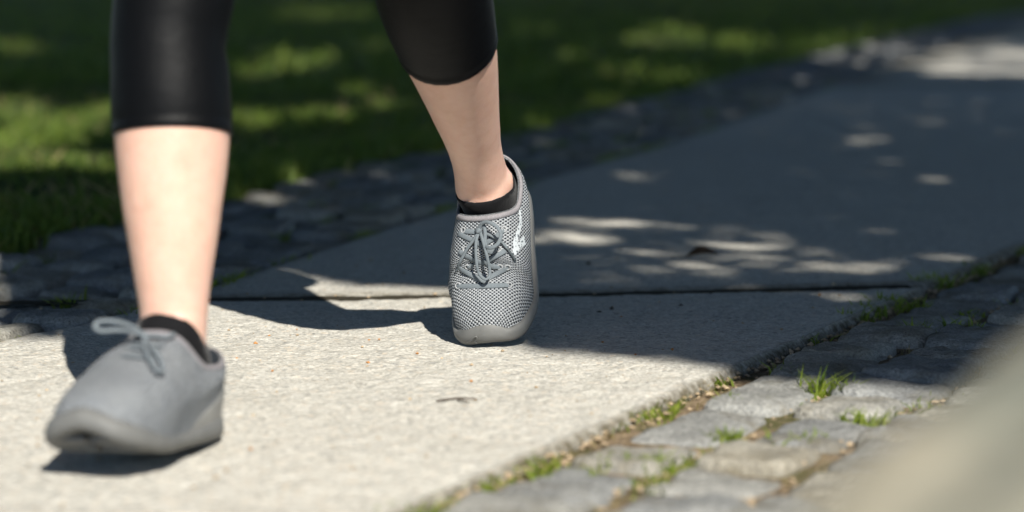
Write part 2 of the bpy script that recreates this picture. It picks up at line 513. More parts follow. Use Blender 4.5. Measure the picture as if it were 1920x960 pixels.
# left hand border
LW = .50
LB_V, LB_F = [], []
ys = [2.2 + .3 * i for i in range(110)]
for y in ys:
    LB_V += [(left_x(y) + .03, y, -.020), (left_x(y) - LW, y, -.020)]
for i in range(len(ys) - 1): LB_F.append((2 * i, 2 * i + 1, 2 * i + 3, 2 * i + 2))
border_l = link("cobble_border", mesh("cobble_border", LB_V, LB_F), MAT["dirt"], smooth=False)
tag(border_l, "strip of worn granite cobbles between the slab path and the lawn", kind="structure")
variants = []
for i in range(14):
    a, b = random.uniform(.049, .058), random.uniform(.048, .060)
    pts = [(x + random.uniform(-.008, .008), y + random.uniform(-.008, .008)) for x, y in ((-a, -b), (a, -b), (a, b), (-a, b))]
    variants.append(fix_normals(stone_mesh("cobble", pts, 0, .016, .06, .006, 50 + i * 2.1, 20)))
far_parts = []
y = 2.35; r = 0
while y < 24:
    th = math.atan2(left_x(y + .1) - left_x(y - .1), .2)
    off = random.uniform(-.015, .015)
    for ci in range(4):
        vx = .068 + ci * .119 + off
        px_, py_ = left_x(y) - vx * math.cos(th), y + vx * math.sin(th) + random.uniform(-.02, .02)
        zz = random.uniform(-.008, .012)
        if y < 9.0:
            me = variants[(r * 5 + ci * 3 + random.randrange(14)) % 14]
            o = link("cobble", me, MAT["cobble"], border_l)
            o.location = (px_, py_, zz)
            o.rotation_euler = (random.uniform(-.12, .08), random.uniform(-.10, .10), -th + random.uniform(-.08, .08) + random.choice((0, math.pi)))
        else:
            me = variants[(r + ci) % 14]
            mt = Matrix.Translation((px_, py_, zz)) @ Matrix.Rotation(-th, 4, 'Z')
            far_parts.append(([tuple(mt @ vv.co) for vv in me.vertices], [tuple(p.vertices) for p in me.polygons]))
    y += .122; r += 1
fv, ff = merge(far_parts)
tag(link("cobble_mass", mesh("cobble_mass", fv, ff), MAT["cobble"], border_l), kind="stuff")

# ---- lawn with its grass
lv, lf = [], []
ys = [-6, -2, 1, 2.2] + [2.5 + .3 * i for i in range(110)] + [60, 120, 400]
for i, y in enumerate(ys):
    xr = left_x(y) - LW + .02
    xs = [xr, xr - .4, xr - 1.2, xr - 3, xr - 8, -200]
    for x in xs: lv.append((x, y, -.022 + (.03 * smoothstep(0, .5, xr - x)) + .01 * vnoise(x, y, .8, 3)))
for i in range(len(ys) - 1):
    for j in range(5): lf.append((i * 6 + j, i * 6 + 6 + j, i * 6 + 7 + j, i * 6 + 1 + j))
lawn = tag(link("lawn", fix_normals(mesh("lawn", lv, lf)), MAT["soil"]), kind="structure")

def blades(bx, by, bz, hh, ww, lean=.5, seed=1):
    """three-segment curved blades as one mesh: 6 verts, strip of 2 quads + tip tri as quads"""
    r = np.random.default_rng(seed); n = len(bx)
    az = r.uniform(0, 2 * np.pi, n); ln = r.uniform(.1, lean, n) * hh; fa = r.uniform(0, 2 * np.pi, n)
    dx, dy = np.cos(az), np.sin(az); sx, sy = np.cos(fa), np.sin(fa)
    V = np.zeros((n, 6, 3))
    for lvl, (t, wf) in enumerate(((0, 1), (.55, .8), (1, .12))):
        for s, sg in ((0, -1), (1, 1)):
            V[:, lvl * 2 + s, 0] = bx + dx * ln * t * t + sx * ww * wf * sg / 2
            V[:, lvl * 2 + s, 1] = by + dy * ln * t * t + sy * ww * wf * sg / 2
            V[:, lvl * 2 + s, 2] = bz + hh * t * (1 - .18 * t)
    base = np.arange(n)[:, None] * 6
    F1 = base + np.array([0, 1, 3, 2]); F2 = base + np.array([2, 3, 5, 4])
    return V.reshape(-1, 3), np.concatenate([F1, F2])
def grass_field(name, n, y0, y1, wmax, h, wd, seed, mat, clump=True):
    r = np.random.default_rng(seed)
    y = y0 + (y1 - y0) * r.random(n) ** 1.3
    xr = np.interp(y, [p[1] for p in L_PTS], [p[0] for p in L_PTS]) - LW
    xl = np.minimum(-.23 * y - .4, xr - .3) - wmax
    x = xr + .03 - (xr - xl) * r.random(n)
    cl = np.array([noise.noise(Vector((a * 1.7, b * 1.7, seed))) for a, b in zip(x, y)])
    keep = r.random(n) < np.clip(.75 + cl, .25, 1)
    x, y, cl = x[keep], y[keep], cl[keep]
    hh = h * r.uniform(.5, 1.25, len(x)) * (1 + .5 * cl)
    V, Fc = blades(x, y, np.full(len(x), -.012), hh, wd * r.uniform(.7, 1.3, len(x)), 1.0, seed)
    return tag(link(name, fast_mesh(name, V, Fc), mat), kind="stuff")
tag(grass_field("grass", 62000, 2.4, 9, .4, .055, .006, 3, MAT["grass"]), "short green lawn grass beyond the cobbles", "grass")
tag(grass_field("grass", 64000, 9, 60, 1.5, .075, .016, 4, MAT["grass"]), "blurred lawn grass far behind the walker", "grass")
tag(grass_field("grass", 9000, 2.4, 22, .6, .05, .007, 5, MAT["dry"]), "dry straw coloured blades among the lawn grass", "grass")

# ---- grass and grit in the joints of the borders
def joint_scatter(name, mat, n, seed, hmin, hmax, wd, left):
    r = random.Random(seed); bx, by = [], []
    while len(bx) < n:
        if left:
            y = 2.4 + 7 * r.random() ** 1.4; cl = r.choice((.0, .0, .137, .261, .385, .48, .5))
            x = left_x(y) - cl + r.gauss(0, .007)
            if vnoise(x, y, 5, seed) < .1: continue
            m_ = r.randint(3, 8)
        else:
            a = r.uniform(-1.3, 1.6); q = J1_P + J1_DIR * a + JR * (r.choice((.006, .006, .13, .248, .373)) + r.gauss(0, .006))
            x, y = q.x, q.y
            if vnoise(x, y, 7, seed) < .05: continue
            m_ = r.randint(2, 7)
        for _ in range(m_): bx.append(x + r.gauss(0, .008)); by.append(y + r.gauss(0, .010))
    bx, by = np.array(bx), np.array(by); rr = np.random.default_rng(seed)
    V, Fc = blades(bx, by, np.full(len(bx), -.016), rr.uniform(hmin, hmax, len(bx)), rr.uniform(.6, 1.3, len(bx)) * wd, 1.1, seed)
    return tag(link(name, fast_mesh(name, V, Fc), mat), kind="stuff")
tag(joint_scatter("joint_grass", MAT["tuft"], 4200, 21, .012, .04, .003, True), "short grass growing in the joints of the left cobbles", "grass")
tag(joint_scatter("joint_grass", MAT["tuft"], 1500, 22, .008, .024, .0024, False), "sparse short grass growing in the joints of the right cobbles", "grass")
tag(joint_scatter("joint_grass", MAT["dry"], 1000, 23, .006, .016, .0025, False), "dry stubble in the joints of the right cobbles", "grass")

def crumbs(name, pts, sizes, mat, seed, flat=.6):
    r = random.Random(seed); V, Fc = [], []
    base = [(1, 0, 0), (-1, 0, 0), (0, 1, 0), (0, -1, 0), (0, 0, 1), (0, 0, -1)]
    fs = [(0, 2, 4), (2, 1, 4), (1, 3, 4), (3, 0, 4), (2, 0, 5), (1, 2, 5), (3, 1, 5), (0, 3, 5)]
    for (x, y, z), s in zip(pts, sizes):
        a = r.uniform(0, 6.28); o = len(V); k = [r.uniform(.6, 1.3) for _ in range(6)]
        for i, (bx, by, bz) in enumerate(base):
            X, Y = bx * math.cos(a) - by * math.sin(a), bx * math.sin(a) + by * math.cos(a)
            V.append((x + X * s * k[i], y + Y * s * k[i], z + bz * s * flat * k[i]))
        Fc += [tuple(i + o for i in f) for f in fs]
    return link(name, mesh(name, V, Fc), mat, smooth=False)
r_ = random.Random(5); pts = []; sz = []
for _ in range(1500):
    a = r_.uniform(-1.4, 1.4); q = J1_P + J1_DIR * a + JR * (r_.choice((.004, .004, .004, .13, .248, .373)) + r_.gauss(0, .009))
    pts.append((q.x, q.y, -.011 + r_.uniform(-.002, .004))); sz.append(r_.uniform(.0015, .0055))
tag(crumbs("joint_grit", pts, sz, MAT["sand"], 6), "pale grit lying in the cobble joints", "grit", kind="stuff")
pts, sz = [], []
for _ in range(420):
    y = r_.uniform(1.9, 3.9); x = r_.uniform(-.22 * y, .2 * y)
    if x > right_x(y) - .02: continue
    pts.append((x, y, .0005)); sz.append(abs(r_.gauss(0, .0013)) + .0006)
tag(crumbs("slab_grit", pts, sz, MAT["sand"], 8), "fine loose grit on the concrete slabs", "grit", kind="stuff")

# ---- low boulder in the near right corner, out of focus
def boulder():
    bm = bmesh.new()
    bmesh.ops.create_icosphere(bm, subdivisions=5, radius=1)
    U = J1_DIR
    for v_ in bm.verts:
        p = v_.co
        q = Vector([math.copysign(abs(c) ** .58, c) for c in p])
        d = 1 + .05 * noise.noise(q * 1.6) + .05 * noise.noise(q * 4.2) + .015 * noise.noise(q * 12)
        q = q * d
        v_.co = Vector((q.x * .24, q.y * .60, q.z * .24))
    me = bpy.data.meshes.new("boulder"); bm.to_mesh(me); bm.free()
    o = link("boulder", me, MAT["rock"])
    o.location = (.3945, .93, .0945)
    o.rotation_euler = (0, 0, -math.atan2(J1_DIR.x, J1_DIR.y) + .03)
    return tag(o, "large pale sandstone boulder, far out of focus in the near corner", "boulder")
boulder()

# ================================================================== TREES (outside the frame, they shade the path)
LIT_EDGE = [(-900, 455), (-30, 456), (4, 480), (20, 592), (80, 632), (150, 610), (300, 500), (470, 505), (540, 505), (600, 516), (650, 529), (740, 530), (838, 536), (905, 545), (975, 570), (992, 640), (1010, 652), (1200, 662), (1390, 690), (1560, 712), (1710, 733), (1900, 742), (2600, 760)]
SPOTS = [(1010, 232, 40, 6, .35), (1120, 190, 50, 6, .4), (1270, 150, 60, 6, .4), (830, 285, 40, 6, .3), (690, 330, 50, 6, .35), (560, 395, 45, 7, .3), (930, 262, 30, 5, .3), (1180, 205, 30, 5, .3), (120, 420, 50, 10, .3), (1340, 495, 360, 52, .26), (1240, 432, 280, 24, .17), (1700, 90, 260, 40, .25), (1060, 450, 80, 12, 1), (1150, 421, 62, 9, .9), (1400, 458, 95, 9, 1), (1560, 502, 85, 11, .9), (1460, 482, 60, 7, .6), (1330, 497, 60, 5, .6), (1775, 485, 42, 9, 1), (1580, 553, 70, 9, .9),
         (1035, 592, 36, 9, .9), (1130, 472, 45, 7, .6), (1240, 499, 40, 5, .6), (1640, 262, 40, 8, .3), (1750, 335, 45, 8, .3), (1640, 432, 60, 7, .4), (1180, 330, 60, 8, .25),
         (1850, 118, 165, 26, .8), (1570, 96, 110, 12, .5), (1690, 110, 90, 14, .6), (1480, 145, 90, 7, .4),
         (1250, 75, 95, 18, .5), (1370, 90, 60, 16, .5), (1200, 145, 110, 14, .45), (1080, 112, 50, 10, .4), (1000, 60, 60, 8, .3),
         (30, 212, 60, 22, .8), (15, 300, 80, 26, .9), (100, 240, 90, 22, .9), (195, 212, 40, 15, .8), (120, 308, 85, 18, .9), (60, 268, 90, 14, .7), (220, 325, 50, 10, .6),
         (470, 140, 50, 12, .5), (560, 120, 70, 16, .6), (470, 232, 50, 14, .7), (590, 225, 60, 14, .7), (660, 175, 60, 10, .5), (600, 28, 80, 10, .4), (40, 95, 60, 12, .35), (485, 370, 40, 9, .6), (700, 90, 40, 8, .3),
         (720, 200, 40, 9, .4), (560, 345, 30, 6, .4), (10, 420, 25, 30, .8)]
def tree_shade(px, py, tau):
    """how much of the leaf cover stays over this place on the ground (1 full, 0 open)"""
    e = interp(px, [p[0] for p in LIT_EDGE], [p[1] for p in LIT_EDGE])
    if py > e: return 0.0
    k = 1.0
    for cx, cy, rx, ry, s in SPOTS:
        if cx < 760 and cy < 400: rx, ry = rx * 1.2, ry * 1.25
        d = ((px - cx) / rx) ** 2 + ((py - cy) / ry) ** 2
        if px < 760 or cy < 160 and px < 1450: s = min(1, s * 1.35)
        d += .9 * noise.noise(Vector((px * .022 + cx, py * .17, cy * .1))) + .35 * noise.noise(Vector((px * .07, py * .4, cx)))
        if d < 1.0:
            if px > 900 and cy > 200: s = min(s, .72)
            k = min(k, max(.0, -math.log(max(s, .02)) / tau) if s < .95 else 0.0)
    return k
COT = 1 / math.tan(SUN_EL)
def leaf_points(n, y0, y1, x_of, zr, seed, tau):
    r = random.Random(seed); out = []
    tries = 0
    while len(out) < n and tries < n * 8:
        tries += 1
        y = r.uniform(y0, y1); xl, xh = x_of(y); x = r.uniform(xl, xh)
        px, py = to_px((x, y, 0))
        inside = -150 < px < 2070
        kk = tree_shade(px, py, tau) if (inside or py > 400) else (1.0 if noise.noise(Vector((x * 1.3, y * .9, seed))) < .35 else .3)
        if r.random() > kk: continue
        z = r.uniform(*zr)
        out.append((x - SHADOW.x * z * COT, y - SHADOW.y * z * COT, z))
    return np.array(out)
def leaves_mesh(P, size, seed):
    r = np.random.default_rng(seed); n = len(P)
    a = r.uniform(0, 2 * np.pi, n); tl = r.uniform(-.7, .7, n); rl = r.uniform(-.7, .7, n); s = size * r.uniform(.7, 1.3, n)
    L = np.stack([np.cos(a) * np.cos(tl), np.sin(a) * np.cos(tl), np.sin(tl)], -1)
    Wd = np.stack([-np.sin(a) * np.cos(rl), np.cos(a) * np.cos(rl), np.sin(rl)], -1)
    s = s[:, None]
    V = np.stack([P - L * s * .6, P + Wd * s * .34, P + L * s * .6, P - Wd * s * .34], 1).reshape(-1, 3)
    return V, np.arange(n * 4).reshape(n, 4)
def branch(p0, p1, r0, r1, sag, seed, n=9, k=10):
    r = random.Random(seed); p0, p1 = Vector(p0), Vector(p1); rings = []
    for i in range(n + 1):
        t = i / n
        c = p0.lerp(p1, t) + Vector((0, 0, sag * math.sin(math.pi * t))) + Vector((r.gauss(0, .02), r.gauss(0, .02), 0)) * (1 if 0 < i < n else 0) * (p1 - p0).length * .3
        T = (p1 - p0).normalized(); A = T.orthogonal().normalized(); B = T.cross(A); rad = r0 + (r1 - r0) * t
        rings.append([c + (A * math.cos(q) + B * math.sin(q)) * rad * r.uniform(.9, 1.1) for q in [2 * math.pi * j / k for j in range(k)]])
    return loft(rings)
def tree(base, fork, P, size, seed, label):
    t = empty("tree", base); tag(t, label, "tree", "park trees shading the path")
    b = Vector(base)
    def par(name, vf, mat):
        me = mesh(name, [tuple(Vector(q) - b) for q in vf[0]], vf[1]); return link(name, fix_normals(me), mat, t)
    F_ = Vector(fork)
    par("trunk", merge([branch(base, fork, .20, .13, 0, seed), branch(Vector(base) - Vector((0, 0, .1)), Vector(base) + Vector((0, 0, .35)), .30, .19, 0, seed + 9, 4)]), MAT["bark"])
    r = random.Random(seed)
    for i in range(9):
        q = Vector(P[r.randrange(len(P))]); par("limb", branch(F_, q, .07, .015, .3, seed + i + 1, 8, 7), MAT["bark"])
    V, Fc = leaves_mesh(P, size, seed)
    me = fast_mesh("crown", V - np.array(base), Fc); link("crown", me, MAT["leaf"], t, smooth=False)
PA = leaf_points(64000, 2.6, 8.5, lambda y: (-.28 * y - .9, .27 * y + .9), (3.4, 5.8), 31, 5)
tree((3.3, 1.2, 0), (2.6, 1.6, 2.7), PA, .085, 41, "spreading park tree standing to the right of the walker")
def side_points(n, f, ys, zr, seed):
    r = random.Random(seed); out = []
    for _ in range(n):
        y = r.uniform(*ys); lo, hi = f(y); x = r.uniform(lo, hi); z = r.uniform(*zr)
        out.append((x - SHADOW.x * z * COT, y - SHADOW.y * z * COT, z))
    return np.array(out)
PE = side_points(26000, lambda y: (max(.27 * y + .9, 1.3), 8), (-1.5, 9), (1.6, 6), 51)  # canopy added right of the frame to lower the sky light in the shade
tree((5.6, -1.5, 0), (5.0, -1.3, 2.4), PE, .14, 45, "unseen leafy tree on the right, added to cut the sky light")
PF = side_points(30000, lambda y: (-9, min(-.28 * y - .9, -1.7)), (0, 12), (1.2, 6), 52)  # its counterpart on the left, also added only to block sky light
tree((-4.0, 2.0, 0), (-4.0, 1.8, 2.2), PF, .14, 46, "unseen leafy tree left of the lawn, added to cut the sky light")
PB = leaf_points(40000, 8.3, 16, lambda y: (-.26 * y - 1, .26 * y + 1), (3.4, 5.4), 32, 5)
tree((5.6, 7.0, 0), (4.6, 7.0, 3.2), PB, .17, 42, "second park tree beside the far end of the path")
PC = leaf_points(60000, 15.5, 62, lambda y: (-1.0, .26 * y + 2), (4.2, 7), 33, 3.5)
tree((9.5, 19, 0), (8, 19, 4), PC, .32, 43, "tall park tree beyond the bend of the path")
PD = leaf_points(60000, 15.5, 62, lambda y: (-.26 * y - 2, -.8), (4.2, 7), 34, 3.5)
tree((-8.0, 18, 0), (-7, 18, 4), PD, .32, 44, "tall park tree on the far lawn")

# ================================================================== THE WALKER
def ell(c, ax_a, ax_b, a, b, n=28, front=0.0):
    """ring of an ellipse; ax_a across, ax_b towards the front (front > 0 makes a shin ridge)"""
    out = []
    for k in range(n):
        t = 2 * math.pi * k / n
        bb = b * (1 + (front if math.sin(t) > 0 else 0) * abs(math.sin(t)) ** 3)
        out.append(c + ax_a * (a * math.cos(t)) + ax_b * (bb * math.sin(t)))
    return out
def limb_rings(path_pts, across, widths):
    """path_pts centres; widths list of (a, b, shift_front)"""
    rings = []; n = len(path_pts)
    for i, c in enumerate(path_pts):
        T = (path_pts[min(i + 1, n - 1)] - path_pts[max(i - 1, 0)]).normalized()
        A = (across - T * across.dot(T)).normalized(); B = A.cross(T)
        if B.y > 0: B = -B
        a, b, sh = widths[i]
        rings.append(ell(c + B * sh, A, B, a, b))
    return rings

# ---------- shoe shape in its own frame: x from heel to toe, y to the wearer's left, z up
L_SH = .268
KX = .935                                                  # short, broad foot
def outline(x, side):
    """half width of the last on the outer (+1) or inner (-1) side"""
    xs = [0, .004, .012, .03, .06, .10, .14, .175, .20, .225, .245, .257, .264, .268]
    lat = [0, .013, .022, .031, .036, .040, .046, .0505, .051, .047, .041, .032, .020, 0]
    med = [0, .013, .022, .031, .035, .037, .041, .0475, .0485, .045, .040, .031, .020, 0]
    return interp(x, xs, lat if side > 0 else med)
def outline_loop(n, lat):
    """points t=0 heel .. round the outer side to the toe .. back; lat=+1 when +y is the outer side"""
    fine = []
    for side in (1, -1):
        pts = []
        for i in range(201):
            u = i / 200; x = L_SH * (.5 - .5 * math.cos(math.pi * u))
            pts.append(Vector((x, side * outline(x, side * lat), 0)))
        fine.append(pts)
    loop = fine[0] + fine[1][::-1][1:-1]
    sm = loop[:]
    for _ in range(12): sm = [(sm[i - 1] + sm[i] * 2 + sm[(i + 1) % len(sm)]) / 4 for i in range(len(sm))]
    d = [0]
    for i in range(len(sm)): d.append(d[-1] + (sm[(i + 1) % len(sm)] - sm[i]).length)
    out = []
    for k in range(n):
        s = d[-1] * k / n; i = int(np.searchsorted(d, s, side='right') - 1)
        f = (s - d[i]) / (d[i + 1] - d[i]); out.append(sm[i].lerp(sm[(i + 1) % len(sm)], f))
    return out
NT, NS = 128, 40
def collar_point(phi):
    """phi: pi at the heel, 0 at the front, sign = side"""
    c = math.cos(phi); s = math.sin(phi)
    z = .084 + .022 * smoothstep(.1, 1, c) + .001 * smoothstep(.3, 1, -c) - .013 * abs(s) ** 2
    x = .054 + (.056 if c > 0 else .047) * math.copysign(abs(c) ** (.65 if c > 0 else .9), c)
    return Vector((x, .0375 * math.copysign(abs(s) ** .75, s), z))
def upper_grid(lat):
    B = outline_loop(NT, lat); grid = []
    for k in range(NT):
        t = k / NT
        side = 1 if t < .5 else -1
        fr = t * 2 if t < .5 else (1 - t) * 2          # 0 heel, 1 toe
        phi = math.pi * (1 - fr ** 1.0) * side
        T = collar_point(phi)
        b = B[k] * 1; b.y *= .95; b.x = .004 + b.x * .975
        b.z = .011 + .010 * smoothstep(.75, 1, fr)
        out = Vector((0, math.copysign(1, b.y), 0)) if abs(b.y) > 1e-4 else Vector()
        front = smoothstep(.35, .9, fr)
        hb = .038 + .003 * front
        c1 = b + Vector((.003 * smoothstep(.8, 1, fr) - .003 * smoothstep(.2, 0, fr), 0, hb)) + out * .006 * (1 - smoothstep(.85, 1, fr))
        dirv = Vector((.052 * front - .004 * smoothstep(.25, 0, fr), 0, -.022)) + out * (.014 * (1 - front * .3))
        if front > .2: dirv.y += (b.y - T.y) * .42 * front
        c2 = T + dirv
        col = []
        for j in range(NS + 1):
            s = j / NS
            p = b * (1 - s) ** 3 + c1 * (3 * s * (1 - s) ** 2) + c2 * (3 * s * s * (1 - s)) + T * s ** 3
            col.append(p)
        grid.append(col)
    return grid

class Shoe:
    """maps shoe coordinates to the place: a bend at the ball, then pitch, roll, heading"""
    def __init__(s, left, toe, heading, pitch_heel, pitch_toe, roll):
        s.lat = 1 if left else -1
        s.F = Vector((math.sin(heading), -math.cos(heading), 0)); s.Lv = Vector((0, 0, 1)).cross(s.F)
        s.ph, s.pt, s.roll = R(pitch_heel), R(pitch_toe), R(roll); s.bend = (.140, .200) if left else (.125, .235)
        s.xs = np.linspace(0, .30, 301); al = np.array([s.alpha(x) for x in s.xs])
        dx = s.xs[1] - s.xs[0]
        bx = np.concatenate([[0], np.cumsum(np.cos(al[:-1]) * dx)]); bz = np.concatenate([[0], np.cumsum(np.sin(al[:-1]) * dx)])
        tot_i = int(L_SH * KX / dx)
        s.bx, s.bz = bx[tot_i] - bx, bz[tot_i] - bz       # backwards and up from the toe tip
        s.off = Vector((0, 0, 0)); s.toe = toe
        lo = min((s.map(p) for p in s.sole_rings()[0] + s.sole_rings()[1]), key=lambda q: q.z)
        s.off = Vector((0, 0, .0015 - lo.z))
    def alpha(s, x): return s.ph + (s.pt - s.ph) * smoothstep(*s.bend, x)
    def map(s, p):
        p = Vector(p); x = p.x * KX; a = s.alpha(min(max(x, 0), .3))
        xx = min(max(x, 0), .2999)
        back = float(np.interp(xx, s.xs, s.bx)); up = float(np.interp(xx, s.xs, s.bz))
        if x < 0: back += -x * math.cos(a); up += -x * math.sin(a)
        y, z = p.y, p.z
        cr, sr = math.cos(s.roll), math.sin(s.roll)
        y, z = y * cr - z * sr, y * sr + z * cr           # roll: + lifts the wearer's left side
        back += -z * math.sin(a); up += z * math.cos(a)
        return s.toe - s.F * back + s.Lv * y + Vector((0, 0, up)) + s.off
    def sole_rings(s):
        lo = outline_loop(NT, s.lat); rings = []
        prof = [(-.010, .0015, 0), (-.003, .0, 0), (.0015, .003, 0), (.0032, .008, .0), (.0030, .0125, .4), (.0018, .0155, 1.0), (-.002, .0170, 1.0), (-.006, .0165, 1.0)]
        for off, z, rise in prof:
            r = []
            for k, p in enumerate(lo):
                fr = (k / NT * 2) if k / NT < .5 else (1 - k / NT) * 2
                q0, q1 = lo[k - 1], lo[(k + 1) % NT]; tn = (q1 - q0).normalized(); nn = Vector((tn.y, -tn.x, 0))
                if nn.dot(p - Vector((.13, 0, 0))) < 0: nn = -nn
                toe_cap = smoothstep(.885, .925, fr + (.026 if (k / NT < .5) != (s.lat > 0) else -.026))
                zz = z + .010 * smoothstep(.78, 1, fr) ** 2 * (1) + .004 * smoothstep(.16, 0, fr)
                zz += rise * ((.0115 if s.lat > 0 else .008) * toe_cap + .004 * smoothstep(.3, 0, fr) + .003 * math.sin(fr * 9) * (1 - toe_cap))
                inward = -.010 * toe_cap * max(0, rise - .4) / .6
                q = p + nn * (off + inward)
                r.append(Vector((q.x, q.y, zz)))
            rings.append(r)
        return rings

def build_shoe(sh, parent, label):
    grid = upper_grid(sh.lat)
    # folds across the flex line and a soft unevenness of the textile
    for k, col in enumerate(grid):
        for j, p in enumerate(col):
            s = j / NS
            nrm = Vector((.35, p.y * 12, 1)).normalized()
            wave = 0.0
            if sh.ph > .3:
                xx = p.x + .10 * abs(p.y) - .004 * math.sin(p.y * 90)
                wave -= .0048 * math.exp(-((xx - .181) / .0045) ** 2) * smoothstep(.05, .02, abs(p.y + .004))
                wave += .0034 * math.exp(-((xx - .191) / .006) ** 2)
                wave -= .0040 * math.exp(-((xx - .207) / .0042) ** 2) * smoothstep(.045, .0, abs(p.y - sh.lat * -.012))
                wave -= .0032 * math.exp(-((xx - .223) / .0036) ** 2) * smoothstep(.04, .0, abs(p.y + sh.lat * .012))
            wave += .0010 * noise.noise(p * 60) + .0006 * noise.noise(p * 140)
            col[j] = p + nrm * wave * smoothstep(0, .15, s) * smoothstep(1, .85, s)
    V, uvv = [], []
    for col in grid:
        run = 0.0
        for j, p in enumerate(col):
            V.append(sh.map(p))
            ztop = .05 + .045 * smoothstep(.22, .10, p.x)
            gy = math.copysign(math.hypot(p.y, max(0, ztop - p.z) * smoothstep(.008, .03, abs(p.y))), p.y)
            uvv.append((gy, p.x * 1.06 - p.z * .5))
    n1 = NS + 1; Fc = []
    for k in range(NT):
        for j in range(NS):
            a, b = k * n1 + j, ((k + 1) % NT) * n1 + j
            Fc.append((a, b, b + 1, a + 1))
    # turn the collar inwards so that the opening has thickness
    base = len(V)
    for k in range(NT):
        p = grid[k][NS]; c = Vector((.052, 0, p.z)); d = (c - p).normalized()
        V.append(sh.map(p + d * .003)); V.append(sh.map(p + d * .004 - Vector((0, 0, .03)))); uvv += [(0, 0), (0, 0)]
    for k in range(NT):
        k2 = (k + 1) % NT
        a, b = k * n1 + NS, k2 * n1 + NS
        Fc.append((a, b, base + 2 * k2, base + 2 * k)); Fc.append((base + 2 * k, base + 2 * k2, base + 2 * k2 + 1, base + 2 * k + 1))
    me = mesh("shoe", V, Fc)
    ul = me.uv_layers.new(name="knit")
    for lp in me.loops: ul.data[lp.index].uv = uvv[lp.vertex_index]
    fix_normals(me)
    o = link("shoe", me, MAT["knit"], parent); o["label"] = label
    bvh = BVHTree.FromPolygons([v_.co.copy() for v_ in me.vertices], [tuple(p.vertices) for p in me.polygons])
    # sole with grooves under the forefoot
    rings = sh.sole_rings()
    V, Fc = loft([[sh.map(p) for p in r] for r in rings], cap0=False, cap1=False)
    inner = [Vector((.13 + (p.x - .13) * .82, p.y * .62, p.z + .0005)) for p in rings[0]]
    inner2 = [Vector((.13 + (p.x - .13) * .45, p.y * .2, p.z + .002)) for p in rings[0]]
    o1 = len(V); V += [tuple(sh.map(p)) for p in inner] + [tuple(sh.map(p)) for p in inner2]
    for k in range(NT):
        k2 = (k + 1) % NT
        Fc.append((k, o1 + k, o1 + k2, k2)); Fc.append((o1 + k, o1 + NT + k, o1 + NT + k2, o1 + k2))
    Fc.append(tuple(range(o1 + NT, o1 + 2 * NT)))
    sole = link("sole", fix_normals(mesh("sole", V, Fc)), MAT["rubber"], o)
    # tread blocks under the sole
    tb = []
    for i in range(9):
        xc = .03 + i * .026
        for sg in (1, -1):
            wd = outline(xc, sg * sh.lat) - .006
            q = [Vector((xc - .010, sg * .003, 0)), Vector((xc + .010, sg * .003, 0)), Vector((xc + .008 + .004, sg * wd, 0)), Vector((xc - .012 + .004, sg * wd, 0))]
            zb = .012 * smoothstep(.205, .268, xc) ** 2
            ring0 = [sh.map(p + Vector((0, 0, zb + .004))) for p in q]; ring1 = [sh.map(p + Vector((0, 0, zb - .0005))) for p in q]
            tb.append(loft([ring0, ring1]))
    V, Fc = merge(tb); link("tread", fix_normals(mesh("tread", V, Fc)), MAT["rubber"], o, smooth=False)
    # collar binding
    pts = [grid[k][NS] for k in range(NT)]; below = [grid[k][NS - 5] for k in range(NT)]
    rings = []
    for k in range(NT):
        p, q = pts[k], below[k]
        dn = (q - p).normalized(); tn = (pts[(k + 1) % NT] - pts[k - 1]).normalized(); ou = dn.cross(tn)
        if ou.dot(p - Vector((.052, 0, p.z))) < 0: ou = -ou
        dn = dn * .0058
        rings.append([sh.map(p - ou * .003), sh.map(p - dn * .15 - ou * .001), sh.map(p - dn * .12 + ou * .0012), sh.map(p + dn * .5 + ou * .0018), sh.map(p + dn + ou * .0010), sh.map(p + dn - ou * .0015)])
    V, Fc = loft(rings, cap0=False, cap1=False); m_ = 6
    for j in range(m_):
        a, b = (NT - 1) * m_ + j, (NT - 1) * m_ + (j + 1) % m_; Fc.append((a, b, (j + 1) % m_, j))
    link("collar", fix_normals(mesh("collar", V, Fc)), MAT["collar"], o)
    # heel counter: smooth overlay hugging the rear
    V, Fc = [], []; ks = list(range(-26, 27)); nj = 14
    for k in ks:
        f = abs(k) / 26; hmax = .62 * (1 - f) ** .8 + .03 if True else 0
        for j in range(nj + 1):
            s = hmax * j / nj; jj = s * NS; j0 = min(int(jj), NS - 1); fr_ = jj - j0
            p = grid[k % NT][j0].lerp(grid[k % NT][j0 + 1], fr_)
            a0, a1 = grid[(k - 1) % NT][j0], grid[(k + 1) % NT][j0]; b1 = grid[k % NT][min(j0 + 2, NS)] - grid[k % NT][max(j0 - 1, 0)]
            nn = (a1 - a0).cross(b1).normalized()
            if nn.dot(p - Vector((.09, 0, .04))) < 0: nn = -nn
            e = .0022 * (1 - (j / nj) ** 6) * (1 - f ** 6) - .0004
            V.append(sh.map(p + nn * e))
    for a in range(len(ks) - 1):
        for j in range(nj): Fc.append((a * (nj + 1) + j, (a + 1) * (nj + 1) + j, (a + 1) * (nj + 1) + j + 1, a * (nj + 1) + j + 1))
    link("heel_counter", fix_normals(mesh("heel_counter", V, Fc)), MAT["counter"], o)
    return o, grid, bvh, sole

